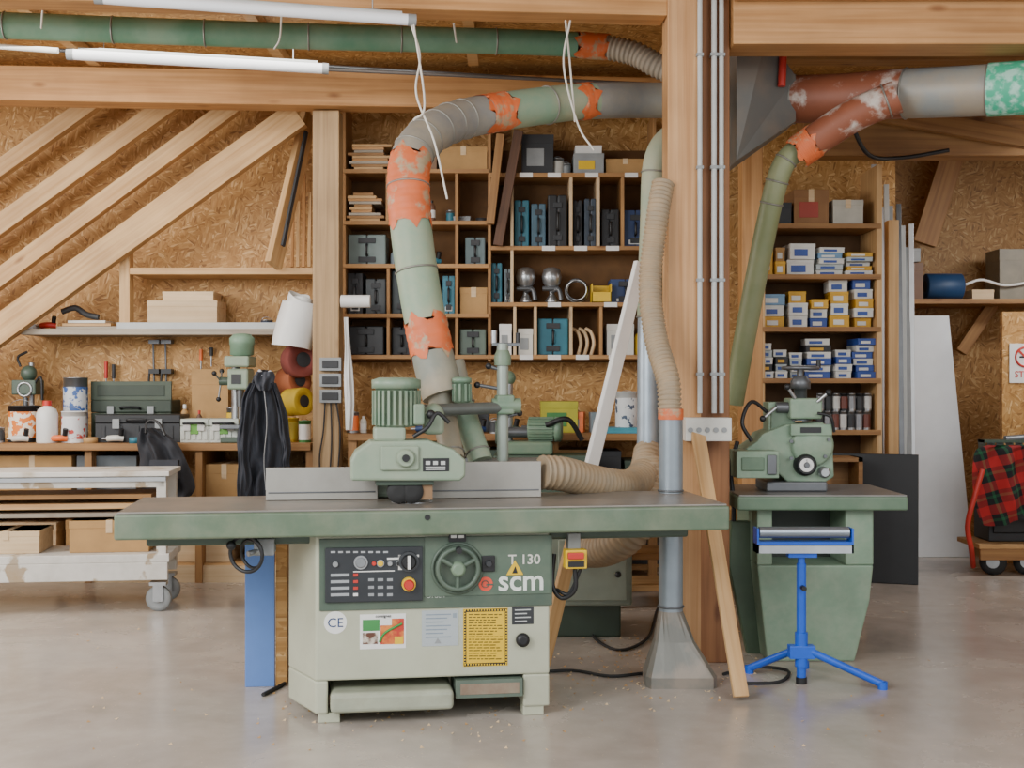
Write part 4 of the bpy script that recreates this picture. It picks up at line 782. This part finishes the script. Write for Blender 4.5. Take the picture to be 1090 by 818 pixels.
def ex3(b):
    tx=mat('5a4c18')
    sbox(b,493.7,540,648.7,709,vb-.002,vb-.0015,black)
    for k in range(16):
        for a_ in (649,707): sbox(b,494.5+k*2.9,495.9+k*2.9,a_,a_+1.6,vb-.003,vb-.002,yel)
    for k in range(20):
        for a_ in (494,538.2): sbox(b,a_,a_+1.5,650+k*2.9,651.4+k*2.9,vb-.003,vb-.002,yel)
    sbox(b,496.5,537.5,651.5,706,vb-.0028,vb-.002,yel)
    for k in range(17):
        x_=499
        while x_<533-(k%4)*2.5:
            w_2=random.uniform(2,7); sbox(b,x_,min(x_+w_2,535),654+k*2.95,655.1+k*2.95,vb-.0034,vb-.0028,tx); x_+=w_2+1.2
stick(493,540.5,648,709.5,yel,'large yellow warning sticker with striped black border',ex3)
def ex4(b):
    for k in range(4): sbox(b,548,565-(k%2)*4,649+k*4,650.2+k*4,vb-.002,vb-.0015,lgrey)
stick(545,568,646,665,blk2,'small black plate',ex4)
M().lathe([(.026,0),(.03,.01),(.028,.025),(.015,.03)],black,SP(556,681,vb),(0,-1,0),n=22).obj('lock_knob',sh)
M().box(0,2.535,0,.68,.787,.89,grnT).obj('table_frame',sh,bev=.01,seg=3)
M().box(.01,2.525,.012,.67,.89,.898,mat('84817c',.35,.4,col2='948c84',vs=5,dust='a89e8c')).obj('table_top',sh,bev=.002)
M().lathe([(.012,0),(.012,.004)],black,SP(455,551,0),(0,-1,0),n=16).obj('plug',sh)
M().lathe([(.09,0),(.09,.003),(.03,.004)],steel,(1.2,.3,.898),n=32).obj('spindle_ring',sh)
M().lathe([(.02,0),(.02,.06),(.045,.06),(.045,.09),(.02,.09)],dsteel,(1.2,.3,.9),n=20).obj('spindle',sh)
M().box(.1,2.4,.16,.55,.74,.787,grnD).obj('table_support',sh,bev=.01)
def fplate(px0,px1,v,zt_py,name):
    z1=SV((px0+px1)/2,zt_py,v)[1]; return M().box(SU(px0,v),SU(px1,v),v,v+.03,.9,z1,mat('a5a39c',.5,.25,var=.08,vs=4,dust='8a857a',dk=.4)).box(SU(px0,v)+.01,SU(px1,v)-.01,v-.004,v,.93,.936,dsteel).obj(name,sh,bev=.003)
fplate(283,402,.42,498,'fence_plate');fplate(455,576,.42,492,'fence_plate')
M().box(SU(395,.5),SU(462,.5),.455,.62,.9,1.06,mat('6f7d70',.45)).obj('fence_hood',sh,bev=.02)
M().cyl((SU(500,.56),.56,1.0),(SU(583,.56),.56,1.0),.07,mat('7a7872',.4,.4)).obj('hose_outlet',sh)
fv=.22
hp=[SV(373,490,fv),SV(378,480,fv),SV(394,469,fv),SV(455,468,fv),SV(482,478,fv),SV(494,489,fv),SV(494,506,fv),SV(488,511,fv),SV(373,511,fv)]
M().prism(hp,'Y',fv-.07,fv+.12,grnL).obj('feeder_housing',sh,bev=.012,seg=3)
b=M(); sbox(b,405,446,475,501,fv-.085,fv-.07,grnL,vr=fv-.07); b.obj('gear_cover',sh,bev=.012,seg=3)
M().lathe([(.04,0),(.04,.012),(.032,.02)],grnL,SP(432,488,fv-.085),(0,-1,0),n=24).obj('round_cap',sh)
M().lathe([(.016,0),(.016,.01)],black,SP(432,488,fv-.105),(0,-1,0),n=18).obj('round_cap',sh)
b=M(); sbox(b,450,478,488,502,fv-.073,fv-.07,black,vr=fv-.07)
for px in (453,461,469): sbox(b,px,px+5,491,495,fv-.074,fv-.073,lgrey,vr=fv-.07)
for py in (497,499.5): sbox(b,453,474,py,py+1,fv-.074,fv-.073,lgrey,vr=fv-.07)
b.obj('type_plate',sh)
for px in (424,438):
    p=SP(px,523,fv); M().lathe([(.02,0),(.047,.003),(.05,.01),(.05,.055),(.047,.06),(.02,.062)],rubber,(p.x,fv+.03,.95),(0,-1,0),n=24).obj('feed_roller',sh)
b=M(); sbox(b,400,462,511,517,fv-.04,fv+.12,grnD); b.obj('roller_frame',sh,bev=.004)
M().box(SU(447,fv),SU(460,fv),fv-.02,fv+.03,.915,1.0,mat('8a6a4a')).obj('wooden_guard',sh)
mb=SP(422,455,fv+.02); b=M(); L=SV(422,402,fv)[1]-mb.z
mgm=mat('728a74',.45,var=.06,dust=WD,dk=.35)
motor(b,(mb.x,fv+.03,mb.z),(0,0,1),.106,L,mgm,26); b.obj('feeder_motor',sh)
b=M(); sbox(b,398,432,455,470,fv-.06,fv+.12,grnL); b.obj('motor_flange',sh,bev=.012)
b=M(); sbox(b,440,452,430,453,fv-.06,fv+.06,mgm); b.obj('terminal_box',sh,bev=.01)
a1=SP(452,437,fv+.1); cv=.54
a2b=SP(541,434,cv);M().cyl(a1,a2b,.027,mat('6a706c',.4,.4)).obj('feeder_arm',sh)
b=M(); p=SP(461,443,fv+.1); b.sph(p,.05,grnL,(1,.9,1.15)); b.box(p.x-.045,p.x+.045,p.y-.06,p.y+.05,p.z-.08,p.z+.02,grnL); b.obj('swivel_joint',sh,bev=.02,seg=3)
M().tube([SP(440,465,fv-.05),SP(455,455,fv-.06),SP(465,440,fv-.04),SP(478,450,fv-.03)],.009,black).obj('cable',sh)
M().cyl(p+Vector((-.02,-.05,.0)),p+Vector((-.02,-.12,.01)),.012,dsteel).sph(p+Vector((-.02,-.13,.01)),.02,black).obj('clamp_knob',sh)
cp=SP(535,492,cv); zc=SV(535,366,cv)[1]
M().cyl((cp.x,cv,.9),(cp.x,cv,zc),.027,mat('98a398',.4,.3)).obj('column',sh)
M().lathe([(.08,0),(.08,.02),(.05,.03),(.042,.1)],grn,(cp.x,cv,.898),n=28).obj('column_base',sh)
p=SP(537,432,cv); M().box(p.x-.042,p.x+.042,cv-.05,cv+.05,p.z-.04,p.z+.05,grn).cyl((p.x-.06,cv-.02,p.z),(p.x+.07,cv-.02,p.z),.034,grn).obj('column_clamp',sh,bev=.012,seg=3)
M().lathe([(.038,-.04),(.04,0),(.028,.03)],grn,(cp.x,cv,zc-.06),n=24).box(cp.x-.05,cp.x+.08,cv-.015,cv+.015,zc-.012,zc+.004,dsteel).cyl((cp.x-.04,cv,zc),(cp.x-.04,cv,zc+.06),.014,steel).cyl((cp.x+.07,cv,zc),(cp.x+.07,cv,zc+.05),.01,black).obj('crank_handle',sh,bev=.003)
for (px,py) in [(508,410),(520,390),(553,440)]:
    p=SP(px,py,cv); M().cyl(p,Vector((cp.x,cv,p.z-.02)),.008,dsteel).sph(p,.015,black).obj('clamp_lever',sh)
p=SP(500,418,.45); motor(M(),(p.x-.03,cv-.03,p.z-.05),(0,0,1),.045,.12,grn,10).obj('small_gearbox',sh)
b=M(); sbox(b,270,292,574,592,.12,.25,grey); b.obj('bracket_box',sh,bev=.005)
M().ring(SP(262,590,.1),(.5,1,.1),.075,.008,black).ring(SP(268,590,.13),(.9,1,.2),.06,.007,black).sph(SP(246,581,.1),.02,black).cyl(SP(264,590,.1),SP(283,585,.15),.012,steel).obj('hand_wheel',sh)
b=M(); sbox(b,605,618,568,586,.12,.18,grey); b.obj('switch_bracket',sh,bev=.004)
b=M(); sbox(b,602,625,586,606,.06,.12,yel); b.obj('switch_box',sh,bev=.004); b=M(); sbox(b,605,622,589,596,.04,.06,red); b.obj('stop_button',sh,bev=.004); b=M(); sbox(b,605,622,598,604,.055,.06,black); b.obj('start_button',sh)
M().tube([SP(612,606,.09),SP(612,628,.1),SP(598,637,.14),SP(588,622,.15),SP(590,590,.18)],.01,black).tube([SP(618,606,.09),SP(606,632,.12),SP(592,628,.16)],.008,black).obj('cable',sh)
bp=thing('blue_board','blue faced sheet board standing behind the machine','board',(X(282,5.7),5.7,0),math.radians(6))
M().box(-.09,.045,-.012,.02,0,.68,mat('6288cc',.5,var=.04)).obj('blue_face',bp,bev=.002); M().box(.05,.1,.0,.35,0,.68,OSBX).obj('board_edge',bp)
# ---------- SECOND MACHINE
m2=thing('milling_machine','worn sage green woodworking machine with steel table and dial head','machine',(1.45,6.5,0))
def mp(name,b,**k): return place(b,m2,name,**k)
ty=6.12
mgl=mat('7a937c',.45,var=.08,dust='9aa48f',dk=.5); mgd=mat('5c745e',.45,var=.06,dust='808d78',dk=.3)
mp('table_frame',M().box(1.13,X(967,ty),ty,6.8,.775,.845,mgd),bev=.01)
mp('table_top',M().box(1.14,X(966,ty),ty+.01,6.79,.845,.852,mat('84827e',.4,.4)))
fy=6.2
zr=Z(602,fy)
mp('pedestal',M().prism([(X(806,fy),zr),(X(930,fy),zr),(X(926,fy),Z(640,fy)),(X(910,fy),.0),(X(817,fy),.0)],'Y',fy,6.75,mgl),bev=.01,seg=2)
mp('pedestal_frame',M().box(X(806,fy),X(822,fy),fy,6.75,zr,.775,mgl),bev=.006)
mp('pedestal_frame',M().box(X(900,fy),X(930,fy),fy,6.75,zr,.775,mgl),bev=.008)
mp('recess_back',M().box(X(822,fy),X(900,fy),fy+.3,6.74,zr,.775,mat('2c352d')))  # near-black green paints the shade inside the open recess
mp('side_guard',M().prism([(X(a,6.4),Z(c,6.4)) for a,c in [(778,555),(806,555),(820,640),(812,700),(796,700),(775,600)]],'Y',6.38,6.45,mat('4f624c',.45)),bev=.006)
mp('head_base',M().box(X(812,6.4),X(876,6.4),6.3,6.6,.852,.905,dsteel),bev=.01)
q=lambda px,py,y:P(px,py,y)
hb=M().prism([(X(a,6.34),Z(c,6.34)) for a,c in [(794,478),(806,470),(812,462),(838,452),(876,450),(886,458),(888,508),(878,514),(838,513),(826,502),(794,502)]],'Y',6.34,6.6,mgl); mp('head_housing',hb,bev=.008,seg=2)
mp('side_housing',M().box(X(783,6.25),X(828,6.25),6.22,6.45,Z(509,6.25),Z(480,6.25),mgl).box(X(788,6.25),X(812,6.25),6.21,6.22,Z(501,6.25),Z(487,6.25),mgd).box(X(815,6.25),X(825,6.25),6.205,6.22,Z(505,6.25),Z(484,6.25),dsteel),bev=.01)
mp('rear_motor',M().box(X(814,6.5),X(842,6.5),6.4,6.55,Z(462,6.5),Z(428,6.5),mgl).box(X(816,6.5),X(840,6.5),6.39,6.4,Z(458,6.5),Z(434,6.5),mgd),bev=.008)
c=q(857,495,6.32); mp('dial_gauge',M().lathe([(.058,-.02),(.056,.02),(.045,.035)],black,c,(0,-1,0),n=30).lathe([(.036,.035),(.034,.037)],white,c,(0,-1,0),n=24).lathe([(.016,.037),(.012,.05)],dsteel,c,(0,-1,0),n=16).box(c.x-.001,c.x+.001,c.y-.04,c.y-.038,c.z,c.z+.03,black))
c=q(877,503,6.32); mp('small_dial',M().lathe([(.03,-.02),(.028,.02),(.02,.03)],steel,c,(0,-1,0),n=22))
mp('rotor_cover',M().lathe([(.11,-.02),(.11,.02),(.095,.03),(.02,.034)],mgl,q(864,474,6.34),(0,-1,0),n=32))
mp('cover_plate',M().box(X(842,6.3),X(886,6.3),6.3,6.33,Z(464,6.3),Z(452,6.3),mgl),bev=.004)
mp('name_slot',M().box(X(852,6.3),X(874,6.3),6.295,6.3,Z(461,6.3),Z(455,6.3),black))
for (a,c2) in ((878,486),(842,470),(882,468),(842,488)): mp('bolt',M().lathe([(.01,0),(.01,.012)],dsteel,q(a,c2,6.31),(0,-1,0),n=6))
c=q(852,448,6.42); zt_=Z(400,6.42); mp('column',M().lathe([(.06,0),(.055,.04),(.034,.06),(.034,zt_-c.z-.07),(.052,zt_-c.z-.07),(.052,zt_-c.z-.03),(.03,zt_-c.z)],dsteel,c,n=24).cyl((c.x,6.42,zt_),(c.x,6.42,Z(390,6.42)),.018,dsteel))
mp('hand_wheel',M().ring((c.x,6.42,Z(392,6.42)),(0,0,1),.09,.01,dsteel).cyl((c.x-.09,6.42,Z(392,6.42)),(c.x+.09,6.42,Z(392,6.42)),.008,dsteel).cyl((c.x+.09,6.4,Z(392,6.42)),(c.x+.09,6.4,Z(383,6.42)),.012,black))
mp('upper_block',M().box(X(838,6.4),X(872,6.4),6.33,6.5,Z(446,6.4),Z(424,6.4),mgl).cyl(q(826,434,6.38),q(872,434,6.38),.028,dsteel),bev=.012,seg=3)
for (a,c2,d,e) in [(826,434,812,446),(870,428,882,418),(846,424,838,412)]: mp('clamp_lever',M().cyl(q(a,c2,6.33),q(d,e,6.31),.009,steel).sph(q(d,e,6.31),.017,black))
mp('cable',M().tube([q(800,470,6.25),q(790,450,6.25),q(800,428,6.3),q(818,440,6.35)],.01,black)); mp('cable',M().tube([q(870,440,6.3),q(884,444,6.28),q(888,460,6.3)],.008,black))
M().tube([P(785,470,6.4),P(778,500,6.4),P(781,540,6.4),P(779,600,6.4)],.012,black).obj('power_cable',label='black cable hanging behind the post',cat='cable')
# ---------- ROLLER STAND
st=thing('roller_stand','blue tubular roller stand with steel roller','roller stand',(X(853,5.8),5.8,0))
yy=5.75;c0=X(853,yy)
def rp(n,b,**k): return place(b,st,n,**k)
rp('roller',M().cyl(P(808,567,yy-.02),P(903,567,yy-.02),.027,mat('8e99a4',.3,.7),n=20))
rp('roller_bracket',M().box(X(804,yy),X(906,yy),yy-.045,yy+.05,Z(588,yy),Z(579,yy),mat('b9c0c6',.4,.1)).box(X(804,yy),X(806,yy),yy-.045,yy+.05,Z(588,yy),Z(562,yy),blue).box(X(904,yy),X(906,yy),yy-.045,yy+.05,Z(588,yy),Z(562,yy),blue).box(X(806,yy),X(904,yy),yy-.045,yy+.05,Z(580,yy),Z(576,yy),blue).box(X(838,yy),X(868,yy),yy-.03,yy+.03,Z(593,yy),Z(588,yy),blue))
rp('inner_tube',M().cyl((c0,yy,Z(620,yy)),(c0,yy,Z(588,yy)),.017,blue))
rp('column',M().cyl((c0,yy,.012),(c0,yy,Z(600,yy)),.022,blue).cyl((c0,yy,.0),(c0,yy,.03),.026,black))
rp('height_knob',M().cyl((c0,yy-.02,Z(625,yy)),(c0,yy-.06,Z(625,yy)),.012,black))
rp('hub',M().cyl((c0,yy,.08),(c0,yy,.24),.03,blue).box(c0-.06,c0+.06,yy-.03,yy+.03,.12,.18,blue),bev=.003)
for (ex_,ey_) in [(X(797,5.97),5.96),(X(941,5.62),5.64),(c0+.09,6.06)]:
    rp('leg',M().tube([(c0,yy,.17),(ex_,ey_,.022)],.018,blue,n=10,res=0).cyl((ex_,ey_,0),(ex_,ey_,.035),.022,blue))
gm=thing('dust_collector','pale grey-green steel cabinet machine on a dark green base','machine',(X(630,6.9),7.0,0))
def gp_(n,b,**k): return place(b,gm,n,**k)
yy=6.8
gp_('base',M().box(X(575,yy),X(661,yy),yy,yy+.5,0,Z(643,yy),grnD),bev=.01)
gp_('cabinet',M().box(X(586,yy-.1),X(673,yy-.1),yy-.1,yy+.5,Z(642,yy),Z(552,yy),mat('8f9a8c',.45)),bev=.01)
gp_('cabinet_door',M().box(X(594,yy-.1),X(667,yy-.1),yy-.115,yy-.1,Z(636,yy),Z(572,yy),mat('9aa596',.45)),bev=.005)
gp_('door_knob',M().sph(P(658,612,yy-.14),.018,black))
cr=thing('plank_rack','low rack of brown planks by the post','rack',(X(685,7.7),7.9,0))
for z in (.1,.3,.5,.68): place(M().box(X(655,7.7),X(760,7.7),7.7,8.1,z,z+.04,[lX,bX,pX,bX][int(z*5)%4]),cr,'stored_plank',bev=.003)
for p in (655,706,758): place(M().box(X(p,7.7)-.02,X(p,7.7)+.02,7.66,7.7,0,.78,wZ),cr,'rack_upright',bev=.003)
def fl(px,py): y=F*H/(py-CY); return Vector((X(px,y),y,.009))
fcg='floor cables'
M().tube([fl(572,718),fl(610,716),fl(650,722),fl(692,718)],.008,rubber,n=6).obj('floor_cable',label='black cable lying on the concrete floor',cat='cable',group=fcg)
M().tube([fl(624,655),fl(632,680),fl(660,694),fl(690,680),fl(700,650),fl(712,640)],.008,rubber,n=6).obj('floor_cable',label='black cable lying on the concrete floor',cat='cable',group=fcg)
M().tube([fl(770,720),fl(800,712),fl(838,716),fl(830,728),fl(790,730)],.008,rubber,n=6).obj('floor_cable',label='black cable loop by the roller stand',cat='cable',group=fcg)
M().tube([fl(280,742),fl(292,736),fl(303,730)],.01,rubber,n=6).obj('floor_cable',label='short black cable end by the machine foot',cat='cable',group=fcg)
b=M()
for k in range(520):
    q_=fl(random.gauss(700,55),random.gauss(706,20)) if k<300 else (fl(random.uniform(300,620),random.gauss(758,16)) if k<420 else fl(random.uniform(80,1000),random.uniform(640,800))); r=random.uniform(.003,.011); a=random.random()*3
    b.add([q_+Vector((r*math.cos(a+i*2.1),r*math.sin(a+i*2.1),-.008+(.006 if i==0 else 0))) for i in range(3)],[(0,1,2)],[pX,card][k%2])
b.obj('wood_chips',label='scattered wood chips on the concrete floor',cat='wood chips',kind='stuff')
# ---------- LIGHT + CAMERA
w=bpy.data.worlds.new('world'); SC.world=w; w.use_nodes=True
bg=w.node_tree.nodes['Background']; bg.inputs[0].default_value=(.93,.96,1,1); bg.inputs[1].default_value=1.3
def area(loc,tgt,size,e,col=(1,1,1),sy_=None):
    l=bpy.data.lights.new('area_light','AREA'); l.energy=e; l.size=size; l.color=col
    if sy_: l.shape='RECTANGLE'; l.size_y=sy_
    o=bpy.data.objects.new('area_light',l); COL.objects.link(o); o.location=loc; o.rotation_euler=(Vector(tgt)-Vector(loc)).to_track_quat('-Z','Y').to_euler(); return o
area((-3.5,1.0,3.2),(-.8,6.2,.3),2.4,260,(1,.99,.97),2.0)
area((3.0,.5,3.2),(1.5,7,.8),2.6,90,(1,.99,.97),2.0)
area((-5.2,6.2,2.6),(-1.5,7.4,.1),1.8,150,(1,.99,.97),1.2)
area((-2,7.6,3.5),(-2,8.6,1),3.0,30,(1,.97,.92),.5)
area((4.6,8.4,2.95),(3.9,10.0,.6),1.2,42,(1,.99,.97),.5)  # added fill to brighten the alcove and white panel, no fixture there
cam=bpy.data.cameras.new('camera'); co=bpy.data.objects.new('camera',cam); COL.objects.link(co); co.location=(0,0,H); co.rotation_euler=(math.pi/2,0,0)
cam.sensor_width=36; cam.lens=36*F/1090; cam.clip_start=.05; SC.camera=co
